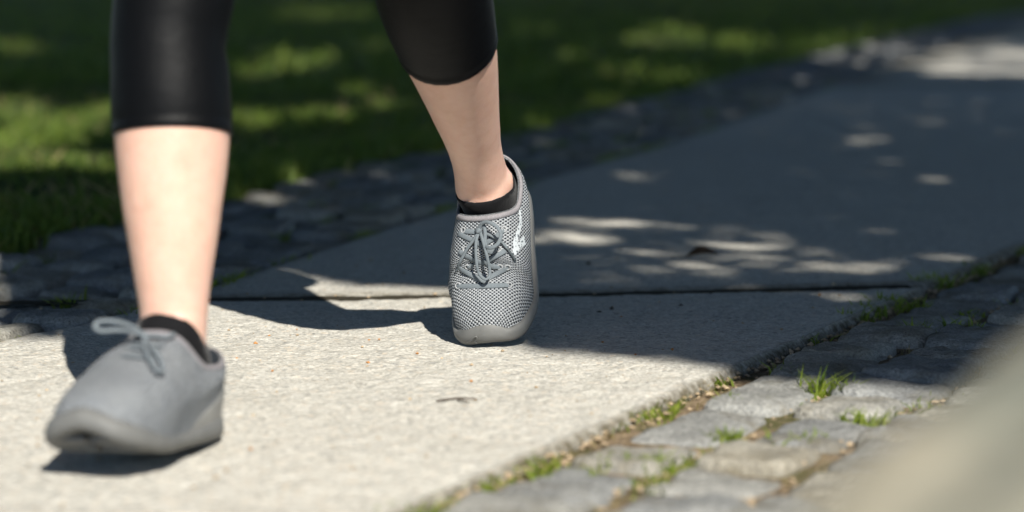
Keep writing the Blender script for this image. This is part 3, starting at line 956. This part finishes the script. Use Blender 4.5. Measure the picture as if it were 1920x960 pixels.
def hit(bvh, px, py):
    d = ray(px, py).normalized(); p, n, i, dist = bvh.ray_cast(EYE, d)
    if p is None:
        q, n, i, dist = bvh.find_nearest(EYE + d * 2.85); p = q
    if n.dot(d) > 0: n = -n
    return p, n
def lace(bvh, pts, wd, th, parent, name="lace", mat=None, lift=.001, flat=True):
    """pts: (px, py, lift) drawn on the shoe as seen from the lens, carried out as a tape lying on its surface"""
    P, N = [], []
    for q in pts:
        p, n = hit(bvh, q[0], q[1]); h = q[2] if len(q) > 2 else lift
        to_eye = (EYE - p).normalized(); P.append(p + n * min(h, .003) + (to_eye * .93 + n * .07) * max(0, h - .003)); N.append(n)
    V, Fc = ribbon(P, N, wd, th)
    return link(name, fix_normals(mesh(name, V, Fc)), mat or MAT["lace"], parent)
def ringlet(bvh, px, py, r0, parent):
    p, n = hit(bvh, px, py); A = n.orthogonal().normalized(); B = n.cross(A); rings = []
    for k in range(16):
        a = 2 * math.pi * k / 16; d = A * math.cos(a) + B * math.sin(a)
        rings.append([p + n * .0006 + d * (r0 + .0009 * math.cos(q)) + n * (.0009 * math.sin(q)) for q in [2 * math.pi * j / 6 for j in range(6)]])
    V, Fc = loft(rings, cap0=False, cap1=False)
    for j in range(6): Fc.append((15 * 6 + j, 15 * 6 + (j + 1) % 6, (j + 1) % 6, j))
    return link("eyelet", fix_normals(mesh("eyelet", V, Fc)), MAT["eyelet"], parent)
def decal(bvh, quads, name, mat, parent, lift=.0007):
    """thin print: pixel quads subdivided and laid on the surface"""
    V, Fc = [], []
    for q in quads:
        n = 6; o = len(V)
        for i in range(n + 1):
            for j in range(n + 1):
                a = Vector((*q[0], 0)).lerp(Vector((*q[1], 0)), i / n); b = Vector((*q[3], 0)).lerp(Vector((*q[2], 0)), i / n); c = a.lerp(b, j / n)
                p, nn = hit(bvh, c.x, c.y); V.append(p + nn * lift)
        for i in range(n):
            for j in range(n): Fc.append((o + i * (n + 1) + j, o + (i + 1) * (n + 1) + j, o + (i + 1) * (n + 1) + j + 1, o + i * (n + 1) + j + 1))
    return link(name, fix_normals(mesh(name, V, Fc)), mat, parent)

# ---------- the two shoes' frames
toe_b = G(917, 651); toe_b.z = 0
SHB = Shoe(True, toe_b, -R(8), 57, 32, 8)
toe_f = Vector((-.374, 2.045, 0))
SHF = Shoe(False, toe_f, -R(19), -5, -21, 3)

# ---------- legs: centres and half widths read off the photograph at the depth of each leg
def leg_from_rows(rows, y_of, across, bfac, cosr):
    C_, Wd = [], []
    for py, xl, xr in rows:
        y = y_of(py); c = W((xl + xr) / 2, py, y); a = (xr - xl) / 2 * y / F_PX * cosr
        C_.append(c); Wd.append(a)
    return C_, Wd
HF = Vector((math.sin(-R(20)), -math.cos(R(20)), 0))
AC = Vector((1, 0, 0))
# front leg (the wearer's right)
rowsF = [(640, 264, 388), (600, 263, 389), (550, 255, 393), (500, 246, 400), (450, 238, 408), (400, 229, 414), (350, 222, 421), (300, 216, 427), (260, 213, 430), (220, 212, 430), (180, 211, 428), (140, 211, 425), (90, 211, 418), (40, 214, 424), (0, 218, 434), (-60, 218, 440)]
yF = lambda py: 2.23 + (640 - py) / 640 * .07
CF, AF = leg_from_rows(rowsF, yF, AC, 1, 1)
wF = []
for (py, _, _), a in zip(rowsF, AF):
    t = (640 - py) / 640
    wF.append((a, a * interp(t, [0, .2, .5, .7, .85, 1.1], [1.12, 1.05, 1.02, 1.04, 1.0, 1.0]), interp(t, [0, .3, .6, .9], [-.004, -.004, -.006, 0])))
# back leg (the wearer's left), shin tipped towards the lens
rowsB = [(352, 851, 956), (335, 850, 955), (315, 847, 951), (295, 843, 946), (270, 835, 942), (240, 822, 941), (210, 807, 940), (180, 793, 939.5), (150, 778, 939), (120, 763, 938), (90, 747, 936), (60, 733, 932), (30, 719, 929), (0, 707, 925), (-60, 690, 915)]
yB = lambda py: 2.885 - (352 - py) / 412 * .315
CB, AB = leg_from_rows(rowsB, yB, AC, 1, .96)
wB = []
for (py, _, _), a in zip(rowsB, AB):
    t = (352 - py) / 412
    wB.append((a, a * interp(t, [0, .15, .5, .8, 1], [1.15, 1.1, 1.0, .98, .95]), 0))
ringsF = limb_rings(CF, AC, wF); ringsB = limb_rings(CB, AC, wB)
# thighs
PEL = Vector((-.205, 2.54, .80))
RL = Vector((HF.y, -HF.x, 0)) * -1                         # towards the wearer's left (image right)
hipF = PEL - RL * .085 + Vector((0, .01, .02)); hipB = PEL + RL * .085
kneeF, kneeB = CF[-1], CB[-1]
def thigh(k0, hip, a0, across, bow):
    C_, W_ = [], []
    for i in range(1, 9):
        t = i / 8
        C_.append(k0.lerp(hip, t) + bow * math.sin(math.pi * t)); a = interp(t, [0, .3, .7, 1], [a0, a0 * 1.08, .081, .086]); W_.append((a, a * 1.05, 0))
    return C_, W_
TF, TWF = thigh(kneeF, hipF, AF[-1], AC, Vector((0, -.02, 0))); TB, TWB = thigh(kneeB, hipB, AB[-1], AC, Vector((0, -.03, 0)))
full_F = limb_rings(CF + TF, AC, wF + TWF); full_B = limb_rings(CB + TB, AC, wB + TWB)

def ball(c, rx, ry, rz, n=10):
    rings = []
    for i in range(1, n):
        t = math.pi * i / n
        rings.append(ell(c + Vector((0, 0, -rz * math.cos(t))), RL, HF, rx * math.sin(t), ry * math.sin(t), 14))
    return loft(rings)
def foot_loft(sh, top_ring_center, top_a):
    """foot inside the shoe, up to the ankle, in shoe coordinates"""
    parts = []
    rings = []
    for x in np.linspace(.012, .245, 16):
        hz = interp(x, [0, .03, .08, .12, .18, .245], [.045, .062, .075, .066, .038, .018]); hw = .78 * (outline(x, 1) + outline(x, -1)) / 2
        rings.append([sh.map(Vector((x, hw * math.cos(a), .012 + hz * .5 + hz * .5 * math.sin(a)))) for a in [2 * math.pi * k / 20 for k in range(20)]])
    parts.append(loft(rings))
    return parts
def ankle_loft(sh, leg_ring):
    rings = []
    spec = ((.035, .058, .046, .029), (.055, .059, .046, .031), (.078, .060, .0455, .0325), (.098, .062, .0400, .0325), (.112, .062, .0370, .0320)) if sh.lat > 0 else ((.035, .058, .046, .029), (.055, .060, .045, .030), (.074, .063, .041, .0305), (.094, .067, .0355, .0300), (.112, .069, .0320, .0300))
    for z, xc, hl, hw in spec:
        rings.append([sh.map(Vector((xc + hl * math.sin(a), hw * math.cos(a), z))) for a in [2 * math.pi * k / 28 for k in range(28)]])
    return rings
def join_rings(lower, upper):
    """bridge two rings with different starts: rotate/flip the lower one to meet the upper one best"""
    best = None; u = upper
    for flip in (False, True):
        for s in range(len(u)):
            r = [lower[(s + (-k if flip else k)) % len(lower)] for k in range(len(u))]
            e = sum((Vector(a) - Vector(b)).length for a, b in zip(r, u))
            if best is None or e < best[0]: best = (e, flip, s)
    return best[1], best[2]
def foot_and_leg(sh, leg_rings):
    an = ankle_loft(sh, leg_rings[0]); fl, s0 = join_rings(an[-1], leg_rings[0])
    an = [[r[(s0 + (-k if fl else k)) % 28] for k in range(28)] for r in an]
    mid = [[Vector(a).lerp(Vector(b), .5) for a, b in zip(an[-1], leg_rings[0])]]
    ft = foot_loft(sh, None, None)
    for sg in ((1, -1) if sh.lat > 0 else (-1,)): ft.append(ball(sh.map(Vector((.050 + .006 * sg * sh.lat, sg * .0305, .098))), .0065, .011, .013))
    return loft(an + leg_rings), ft
legF, ftF = foot_and_leg(SHF, full_F); legB, ftB = foot_and_leg(SHB, full_B)

# torso, neck, head, arms
TUP = Vector((0, 0, 1)); CHEST = HF
def hring(z, a, b, fwd=0.0, lat=0.0):
    c = Vector((PEL.x, PEL.y, z)) + HF * fwd + RL * lat
    return ell(c, RL, HF, a, b, 28)
torso_prof = [(.70, .10, .085, -.005), (.76, .155, .105, -.005), (.83, .172, .115, -.005), (.90, .163, .108, 0), (.98, .135, .092, .008), (1.04, .128, .088, .012), (1.12, .142, .098, .016), (1.20, .155, .110, .02), (1.28, .165, .105, .016), (1.34, .160, .088, .006), (1.375, .11, .065, 0), (1.40, .055, .053, 0), (1.45, .048, .050, .012), (1.475, .048, .05, .02)]
torso = loft([hring(z, a, b, f) for z, a, b, f in torso_prof])
head_prof = [(1.435, .030, .035, .050), (1.455, .048, .058, .040), (1.49, .060, .078, .030), (1.53, .068, .088, .024), (1.57, .073, .094, .018), (1.61, .074, .095, .012), (1.645, .066, .084, .008), (1.67, .045, .060, .004), (1.682, .015, .02, .004)]
head = loft([hring(z, a, b, f) for z, a, b, f in head_prof])
def hp(fwd, lat, z): return Vector((PEL.x, PEL.y, z)) + HF * fwd + RL * lat
nose = ball(hp(.118, 0, 1.535), .013, .018, .022)
ears = [ball(hp(.012, s * .075, 1.545), .007, .016, .03) for s in (1, -1)]
chin = ball(hp(.085, 0, 1.455), .022, .022, .018)
def arm(sh_p, el_p, wr_p, hand_dir, side):
    parts = []
    C_ = [sh_p, sh_p.lerp(el_p, .3), sh_p.lerp(el_p, .7), el_p, el_p.lerp(wr_p, .25), el_p.lerp(wr_p, .7), wr_p, wr_p + hand_dir * .03]
    W_ = [(.05, .052, 0), (.046, .048, 0), (.041, .042, 0), (.037, .038, 0), (.038, .04, 0), (.029, .032, 0), (.024, .028, 0), (.02, .033, 0)]
    parts.append(loft(limb_rings(C_, RL, W_)))
    up = (HF - hand_dir * HF.dot(hand_dir)).normalized()    # thumb side faces forward
    th = hand_dir.cross(up).normalized()
    palm0 = wr_p + hand_dir * .02
    parts.append(loft([ell(palm0 + hand_dir * d, up, th, a, b, 16) for d, a, b in ((-.01, .026, .017), (.03, .038, .015), (.065, .041, .014), (.082, .036, .011))]))
    for i, (o, ln) in enumerate(((.030, .070), (.010, .078), (-.011, .072), (-.031, .056))):
        b0 = palm0 + hand_dir * .07 + up * o
        curl = -th * side
        P_ = [b0, b0 + hand_dir * ln * .45 + curl * .006, b0 + hand_dir * ln * .78 + curl * .02, b0 + hand_dir * ln * .95 + curl * .036]
        parts.append(loft(limb_rings(P_, up, [(.0085, .0085, 0), (.008, .008, 0), (.0072, .0072, 0), (.005, .005, 0)])))
    b0 = palm0 + hand_dir * .02 + up * .028
    P_ = [b0, b0 + (hand_dir * .5 + up * .6).normalized() * .03, b0 + (hand_dir * .75 + up * .45).normalized() * .058]
    parts.append(loft(limb_rings(P_, th, [(.012, .012, 0), (.010, .010, 0), (.006, .006, 0)])))
    return parts
shL, shR = hp(.0, .17, 1.325), hp(.0, -.17, 1.325)
elL, wrL = hp(-.10, .215, 1.06), hp(-.21, .20, .86)
elR, wrR = hp(.05, -.20, 1.06), hp(.20, -.125, .83)
armL = arm(shL, elL, wrL, (Vector((0, 0, -1)) - HF * .2).normalized(), 1); armR = arm(shR, elR, wrR, (Vector((0, 0, -1)) + HF * .2).normalized(), -1)
V, Fc = merge([legF, legB, torso, head, nose, chin] + ears + ftF + ftB + armL + armR)
body_me = fix_normals(mesh("person", V, Fc))
tmp = bpy.data.objects.new("person", body_me); COL.objects.link(tmp)
rm = tmp.modifiers.new("remesh", 'REMESH'); rm.mode = 'VOXEL'; rm.voxel_size = .0045; rm.use_smooth_shade = True
sm = tmp.modifiers.new("smooth", 'SMOOTH'); sm.factor = .5; sm.iterations = 10
bpy.context.view_layer.update()
dg = bpy.context.evaluated_depsgraph_get()
final = bpy.data.meshes.new_from_object(tmp.evaluated_get(dg))
bpy.data.objects.remove(tmp)
final.name = "person"
final.materials.clear(); final.materials.append(MAT["skin"])
person = link("person", final, MAT["skin"])
tag(person, "person striding towards the lens in black cropped leggings and grey mesh shoes", "person")

# clothing
def offset_rings(rings, d):
    out = []
    for r in rings:
        c = sum((Vector(p) for p in r), Vector()) / len(r)
        out.append([Vector(p) + (Vector(p) - c).normalized() * d for p in r])
    return out
def cut_ring(rings, f):
    i = int(f); t = f - i
    return [Vector(a).lerp(Vector(b), t) for a, b in zip(rings[i], rings[i + 1])]
def leg_tube(full, hem):
    """leg of the tights from the hem (ring number, fractional) up; folded hem with a stitched step"""
    rs = [cut_ring(full, hem + .00)]
    seq = offset_rings(rs, -.001) + offset_rings(rs, .0016)
    for f, d in ((.04, .0022), (.20, .0022), (.30, .0022), (.34, .0016), (.6, .0016)):
        seq += offset_rings([cut_ring(full, hem + f)], d)
    seq += offset_rings(full[int(hem) + 1 + (1 if hem % 1 > .4 else 0):], .0020)
    return loft(seq, cap0=False, cap1=True)
def hem_index(rows, py):
    ys_ = [r[0] for r in rows]
    for i in range(len(ys_) - 1):
        if ys_[i] >= py >= ys_[i + 1]: return i + (ys_[i] - py) / (ys_[i] - ys_[i + 1])
hF, hB = hem_index(rowsF, 252), hem_index(rowsB, 84)
pel = loft([hring(z, a + .003, b + .003, f) for z, a, b, f in torso_prof[:6]])
V, Fc = merge([leg_tube(full_F, hF), leg_tube(full_B, hB), pel])
link("leggings", fix_normals(mesh("leggings", V, Fc)), MAT["tights"], person)
shirt_parts = [loft([hring(z, a + interp(z, [.83, 1.1], [.034, .010]), b + interp(z, [.83, 1.1], [.03, .010]), f) for z, a, b, f in torso_prof[2:11]])]
for s_, e_ in ((shL, elL), (shR, elR)):
    shirt_parts.append(loft(limb_rings([s_, s_.lerp(e_, .3), s_.lerp(e_, .6)], RL, [(.062, .064, 0), (.058, .06, 0), (.056, .058, 0)])))
V, Fc = merge(shirt_parts); link("shirt", fix_normals(mesh("shirt", V, Fc)), MAT["shirt"], person)
hr = [hring(z, a + .008, b + .006, f - .016) for z, a, b, f in head_prof[4:]]
tail = loft(limb_rings([hp(-.075, 0, 1.60), hp(-.13, 0, 1.58), hp(-.145, 0, 1.48), hp(-.13, 0, 1.36)], RL, [(.02, .02, 0), (.032, .03, 0), (.03, .028, 0), (.008, .008, 0)]))
V, Fc = merge([loft(hr), ball(hp(-.035, 0, 1.55), .076, .068, .085), tail]); link("hair", fix_normals(mesh("hair", V, Fc)), MAT["hair"], person)

# socks: short bands between shoe collar and ankle
def sock(sh, grid, front_up):
    """skin of the ankle below a curved top line, pushed out by the thickness of the knit"""
    o = sh.map((0, 0, 0)); ex = (sh.map((.05, 0, 0)) - o).normalized(); ey = (sh.map((.0, .05, 0)) - o).normalized(); ez = (sh.map((0, 0, .05)) - o).normalized()
    zl = lambda x: interp(x, [-.01, .015, .035, .058, .085, .11, .13], [.098, .096, .090, .087, .106 + front_up * .6, .124 + front_up, .130 + front_up])
    loc = {}
    for v_ in final.vertices:
        d = v_.co - o
        if d.length < .22:
            x, y, z = d.dot(ex) / KX, d.dot(ey), d.dot(ez)
            if -.03 < x < .122 and abs(y) < .06 and z > .02: loc[v_.index] = (x, y, z)
    keep = [p for p in final.polygons if all(i in loc and loc[i][2] < zl(loc[i][0]) + .0035 for i in p.vertices)]
    edge = {}
    for p in keep:
        vs = list(p.vertices)
        for a, b in zip(vs, vs[1:] + vs[:1]):
            e = (min(a, b), max(a, b)); edge[e] = edge.get(e, 0) + 1
    rim = {i for e, n in edge.items() if n == 1 for i in e}
    ids = sorted({i for p in keep for i in p.vertices}); new = {a: k for k, a in enumerate(ids)}
    V = []
    for a in ids:
        x, y, z = loc[a]; p = final.vertices[a].co + final.vertices[a].normal * .0019
        if a in rim and z > .045 and abs(zl(x) - z) < .011 and x < .125: p = p + ez * (zl(x) - z)
        V.append(p)
    Fc = [tuple(new[i] for i in p.vertices) for p in keep]
    me = mesh("sock", V, Fc); ob = link("sock", me, MAT["sock"], person)
    so = ob.modifiers.new("knit thickness", 'SOLIDIFY'); so.thickness = .0022; so.offset = -1
    return ob

# ---------- focused shoe with its lacing
shoeB, gridB, bvB, soleB = build_shoe(SHB, person, "grey mesh shoe pushing off on its toe, in sharp focus")
sock(SHB, gridB, .003)
def c1(x, y, h=.001): return (840 + x / 6.4, 380 + y / 6.4, h)
def c2(x, y, h=.001): return (830 + x / 6, 500 + y / 6, h)
for seg in (
    [c2(178, 218, -.001), c2(200, 222), c2(430, 222, .0015), c2(700, 212), c2(738, 210, -.001)],              # lowest straight bar
    [c1(130, 770, -.001), c1(160, 800), c1(390, 925, .0015), c1(470, 950, .0005)],
    [c1(722, 770, -.001), c1(690, 795), c1(540, 880, .0015), c1(450, 940, .001)],
    [c1(225, 775, -.001), c1(250, 770), c1(340, 735, .0012), c1(480, 690, .0008)],
    [c1(628, 770, -.001), c1(600, 770), c1(520, 760, .0012), c1(420, 690, .0008)],
    [c1(128, 570, -.001), c1(160, 600), c1(330, 690, .0015), c1(440, 730, .0008)],
    [c1(690, 560, -.001), c1(665, 590), c1(560, 650, .0015), c1(440, 715, .001)],
    [c1(120, 350, -.001), c1(150, 380), c1(290, 450, .0015), c1(420, 520, .0008)],
    [c1(675, 330, -.001), c1(650, 345), c1(560, 420, .0012), c1(430, 500, .001)],
    [c1(185, 335, -.001), c1(220, 345), c1(340, 355, .0015), c1(400, 350, .003)],
    [c1(600, 560, -.001), c1(570, 570), c1(520, 590, .001), c1(440, 560, .001)],
): lace(bvB, seg, .0062, .0014, shoeB)
# bow: two loops, two ends, knot
lace(bvB, [c1(380, 360, .004), c1(345, 480, .010), c1(350, 700, .014), c1(385, 860, .014), c1(450, 940, .013), c1(505, 900, .014), c1(505, 780, .014), c1(470, 620, .013), c1(420, 440, .010), c1(395, 360, .005)], .0038, .0020, shoeB)
lace(bvB, [c1(375, 330, .005), c1(420, 250, .009), c1(500, 245, .015), c1(590, 310, .019), c1(625, 400, .020), c1(590, 510, .019), c1(510, 545, .017), c1(455, 500, .011), c1(455, 370, .009), c1(440, 280, .006), c1(400, 330, .005)], .0046, .0018, shoeB)
lace(bvB, [c1(385, 350, .005), c1(330, 430, .006), c1(240, 560, .004), c1(165, 690, .0025), c1(130, 745, .002)], .0040, .0018, shoeB)
lace(bvB, [c1(130, 745, .002), c1(112, 780, .002), c1(95, 812, .0015)], .0030, .0020, shoeB, "lace_tip", MAT["tip"])
lace(bvB, [c1(400, 350, .004), c1(520, 400, .005), c1(640, 480, .004), c1(700, 560, .003)], .0034, .0016, shoeB)
lace(bvB, [c1(695, 552, .003), c1(750, 630, .003), c1(795, 695, .0025)], .0032, .0022, shoeB, "lace_tip", MAT["tip"])
lace(bvB, [c1(355, 318, .003), c1(375, 345, .0075), c1(400, 372, .003)], .0075, .0035, shoeB, "knot")
for x, y in ((185, 330), (210, 560), (235, 770), (670, 320), (606, 556), (716, 775), (622, 772)): ringlet(bvB, *c1(x, y)[:2], .0030, shoeB)
for x, y in ((175, 215), (745, 208)): ringlet(bvB, *c2(x, y)[:2], .0034, shoeB)
decal(bvB, [[c1(840, 20)[:2], c1(868, 10)[:2], c1(882, 255)[:2], c1(850, 250)[:2]], [c1(850, 240)[:2], c1(884, 262)[:2], c1(830, 470)[:2], c1(775, 470)[:2]], [c1(775, 465)[:2], c1(830, 465)[:2], c1(800, 640)[:2], c1(770, 580)[:2]],
            [c1(905, 395)[:2], c1(932, 500)[:2], c1(855, 560)[:2], c1(820, 500)[:2]], [c1(820, 498)[:2], c1(858, 558)[:2], c1(800, 640)[:2], c1(785, 590)[:2]]], "side_emblem", MAT["print"], shoeB)
bvS = BVHTree.FromPolygons([v_.co.copy() for v_ in soleB.data.vertices], [tuple(p.vertices) for p in soleB.data.polygons])
lace(bvS, [c2(262, 862, .0001), c2(310, 840, .0004), c2(345, 800, .0005), c2(380, 786, .0004), c2(385, 815, .0005), c2(360, 845, .0004), c2(388, 858, .0001)], .0018, .0016, shoeB, "toe_emblem", MAT["rubber"])

# ---------- nearer shoe
shoeF, gridF, bvF, soleF = build_shoe(SHF, person, "grey mesh shoe landing on its heel, nearer and out of focus")
sock(SHF, gridF, .013)
def c8(x, y, h=.001): return (160 + x / 6.858, 580 + y / 6.858, h)
KN = (c8(760, 400)[0], c8(760, 400)[1])
def free_lace(pts, wd, th, name="lace"):
    P = [p for p in pts]; N = [Vector((.2, -.6, .8))] * len(P)
    V, Fc = ribbon(P, N, wd, th); return link(name, fix_normals(mesh(name, V, Fc)), MAT["lace"], shoeF)
kp, kn = hit(bvF, *KN); kp = kp + kn * .004; kd = kp.y
free_lace([kp, W(*c8(640, 240)[:2], kd - .004), W(*c8(430, 165)[:2], kd - .012), W(*c8(200, 150)[:2], kd - .018), W(*c8(125, 215)[:2], kd - .022), W(*c8(200, 275)[:2], kd - .026), W(*c8(420, 265)[:2], kd - .020), W(*c8(600, 290)[:2], kd - .010), kp], .0052, .0030)
lace(bvF, [(KN[0], KN[1], .005), c8(770, 520, .008), c8(830, 680, .009), c8(900, 820, .008), c8(970, 800, .008), c8(950, 680, .008), c8(870, 540, .008), (KN[0] + 4, KN[1] + 3, .005)], .0046, .0026, shoeF)
lace(bvF, [(KN[0], KN[1], .004), c8(900, 380, .006), c8(1020, 400, .005), c8(1130, 350, .006)], .0050, .0026, shoeF)
lace(bvF, [c8(700, 350, .003), c8(770, 375, .008), c8(830, 395, .003)], .0085, .0045, shoeF, "knot")
for seg in ([c8(540, 500, .0005), c8(650, 520, .002), c8(800, 560, .0025), c8(960, 540, .0015)], [c8(600, 450, .0005), c8(720, 460, .002), c8(900, 480, .0025), c8(1010, 470, .001)], [c8(480, 600, .0005), c8(620, 620, .002), c8(780, 650, .0025), c8(960, 650, .001)]):
    lace(bvF, seg, .0055, .0016, shoeF)

# ================================================================== SMALL THINGS
TUFT_GROUP = "grass tufts in the cobble joints"
def tuft(px, py, n, h, spread, label, mat="tuft", wd=.0028):
    p = G(px, py); seed = int(px * 7 + py); n = int(n * 1.35)
    r = np.random.default_rng(seed)
    V, Fc = blades(np.clip(r.normal(0, 1, n), -1.4, 1.4) * spread, np.clip(r.normal(0, 1, n), -1.4, 1.4) * spread * .7, np.full(n, -.014), 1.0 * h * r.uniform(.4, 1.2, n), wd * r.uniform(.7, 1.3, n), 1.2, seed)
    o = link("grass_tuft", fast_mesh("grass_tuft", V, Fc), MAT[mat]); o.location = (p.x, p.y, 0)
    return tag(o, label, "grass tuft", TUFT_GROUP)
tuft(1548, 722, 60, .034, .020, "largest bright tuft, spreading in sun at the edge of the shade")
tuft(1382, 742, 26, .020, .012, "small bright tuft on the near rim of the first fully sunlit cobble")
tuft(1344, 706, 40, .018, .014, "bright tuft in the slab edge joint just where the shade ends")
tuft(1222, 765, 34, .016, .014, "low tuft in the sunlit slab edge joint, second below the shade")
tuft(1362, 806, 70, .016, .011, "flat wide green mat of grass between two sunlit cobbles")
tuft(1500, 810, 46, .016, .020, "thin grass line right of the flat wide mat between sunlit cobbles")
tuft(1632, 778, 60, .022, .018, "dense dark green clump beside the blurred boulder's edge")
tuft(1180, 850, 50, .018, .020, "blurred tuft in sunlit cobbles, left one of a close pair")
tuft(1246, 858, 50, .017, .018, "blurred tuft in sunlit cobbles, right one of a close pair")
tuft(1066, 876, 60, .017, .022, "blurred green patch among cobbles, just right of the slab edge joint")
tuft(1002, 852, 44, .016, .016, "blurred tuft in the slab edge joint above the long green patch")
tuft(930, 896, 44, .014, .018, "brownish blurred tuft low in the slab edge joint")
tuft(780, 948, 70, .018, .026, "most blurred tuft, at the very bottom of the slab edge joint")
tuft(1494, 744, 20, .008, .008, "tiny dark cushion of moss between two sunlit cobbles", "grass")
tuft(1594, 588, 34, .026, .014, "shaded tuft, first clump of the row along the slab edge joint")
tuft(1632, 574, 36, .026, .014, "shaded tuft, middle clump of the row along the slab edge joint")
tuft(1662, 560, 40, .026, .014, "shaded tuft, last clump of the row below the cross joint")
tuft(1708, 566, 34, .026, .016, "shaded tuft on the cobble just right of the joints' corner")
tuft(1750, 524, 60, .030, .020, "tall dark tuft in the slab edge joint above the cross joint")
tuft(1816, 496, 46, .022, .018, "yellowish tuft beside the small patch of sun on the far slab")
tuft(1732, 612, 30, .026, .012, "upright shaded tuft between two columns of cobbles")
tuft(1806, 604, 30, .024, .014, "shaded tuft near the blurred boulder's top edge")
tuft(1458, 684, 18, .018, .007, "single thin shaded tuft just above the sunlit cobble")
tuft(1822, 578, 26, .014, .014, "low shaded tuft between the far cobble columns")
tuft(28, 636, 60, .016, .030, "sunlit tuft by the left cobbles at the slab's edge", wd=.003)

def dead_leaf():
    p = G(1312, 487); V, Fc = [], []; n, m_ = 12, 6
    for i in range(n + 1):
        t = i / n; x = -.045 + .075 * t; wd = .016 * math.sin(math.pi * min(1, max(0, (t - .32) / .68)) ** .8) if t > .32 else .0008
        for j in range(m_ + 1):
            s = (j / m_ - .5) * 2; V.append((x, s * wd, .002 + .009 * smoothstep(.2, .7, t) * (1 - t * .3) + .010 * s * s * (wd / .016)))
    for i in range(n):
        for j in range(m_): Fc.append((i * 7 + j, i * 7 + 7 + j, i * 7 + 8 + j, i * 7 + 1 + j))
    o = link("dead_leaf", mesh("dead_leaf", V, Fc), MAT["dead"]); o.location = (p.x, p.y, .001)
    o.modifiers.new("thickness", 'SOLIDIFY').thickness = .0006
    tag(o, "curled dark brown leaf with its stalk lying on the shaded slab", "leaf")
dead_leaf()
def twig():
    p = G(858, 756); V, Fc = merge([branch((-.022, 0, .002), (.02, .006, .003), .0016, .0009, .002, 3, 6, 6), branch((0, .002, .003), (.012, -.012, .003), .001, .0006, .001, 4, 4, 6)])
    o = link("twig", fix_normals(mesh("twig", V, Fc)), MAT["twig"]); o.location = (p.x, p.y, 0)
    tag(o, "small grey forked twig on the sunlit slab between the shoes", "twig")
twig()
CR = "bark crumbs scattered on the slab"
for px, py, s, lab in ((479, 646, .0034, "largest orange crumb on the sunlit slab, beside the front leg"), (444, 675, .003, "orange crumb close to the front shoe's heel, above the lone one"), (505, 631, .0022, "small orange crumb up and right of the largest one"),
                       (511, 697, .0026, "lone orange crumb on the slab below the others near the front shoe"), (557, 619, .002, "pale orange crumb nearest to the walker's shadow edge"), (691, 682, .0030, "bright orange crumb midway between both shoes"),
                       (711, 638, .0026, "tan crumb of a close pair left of the toe shadow"), (692, 639, .0022, "dark brown crumb of a close pair left of the toe shadow"), (783, 664, .0026, "brown crumb nearest below the back shoe's toe shadow"), (883, 717, .0030, "orange crumb in front of the back shoe's toe"),
                       (1261, 657, .0032, "ochre crumb on the edge of the tree shade"), (1130, 643, .0024, "ochre crumb right of the back shoe at the shade edge"), (1192, 666, .0022, "pale ochre crumb in sun below the shade edge"), (1165, 596, .0030, "reddish crumb in the shade below two dark pebbles"),
                       (1537, 555, .0036, "tan crumb on the shaded slab near the cross joint"), (470, 845, .0030, "blurred reddish crumb in front of the near shoe")):
    p = G(px, py); o = crumbs("bark_crumb", [(0, 0, s * .5)], [s], MAT["crumb"], int(px)); o.location = (p.x, p.y, 0); tag(o, lab, "crumb", CR)
for px, py, s, lab in ((1124, 588, .0046, "left dark pebble of the pair in the shade right of the back shoe"), (1147, 581, .0044, "right dark pebble of the pair in the shade right of the back shoe"), (1276, 575, .0042, "flat dark pebble alone on the shaded slab"), (1332, 552, .003, "small dark pebble just under the cross joint"), (1103, 496, .005, "dark pebble on the far slab right of the back shoe")):
    p = G(px, py); o = crumbs("pebble", [(0, 0, s * .5)], [s], MAT["pebble"], int(px)); o.location = (p.x, p.y, 0); tag(o, lab, "pebble", "dark pebbles on the slabs")
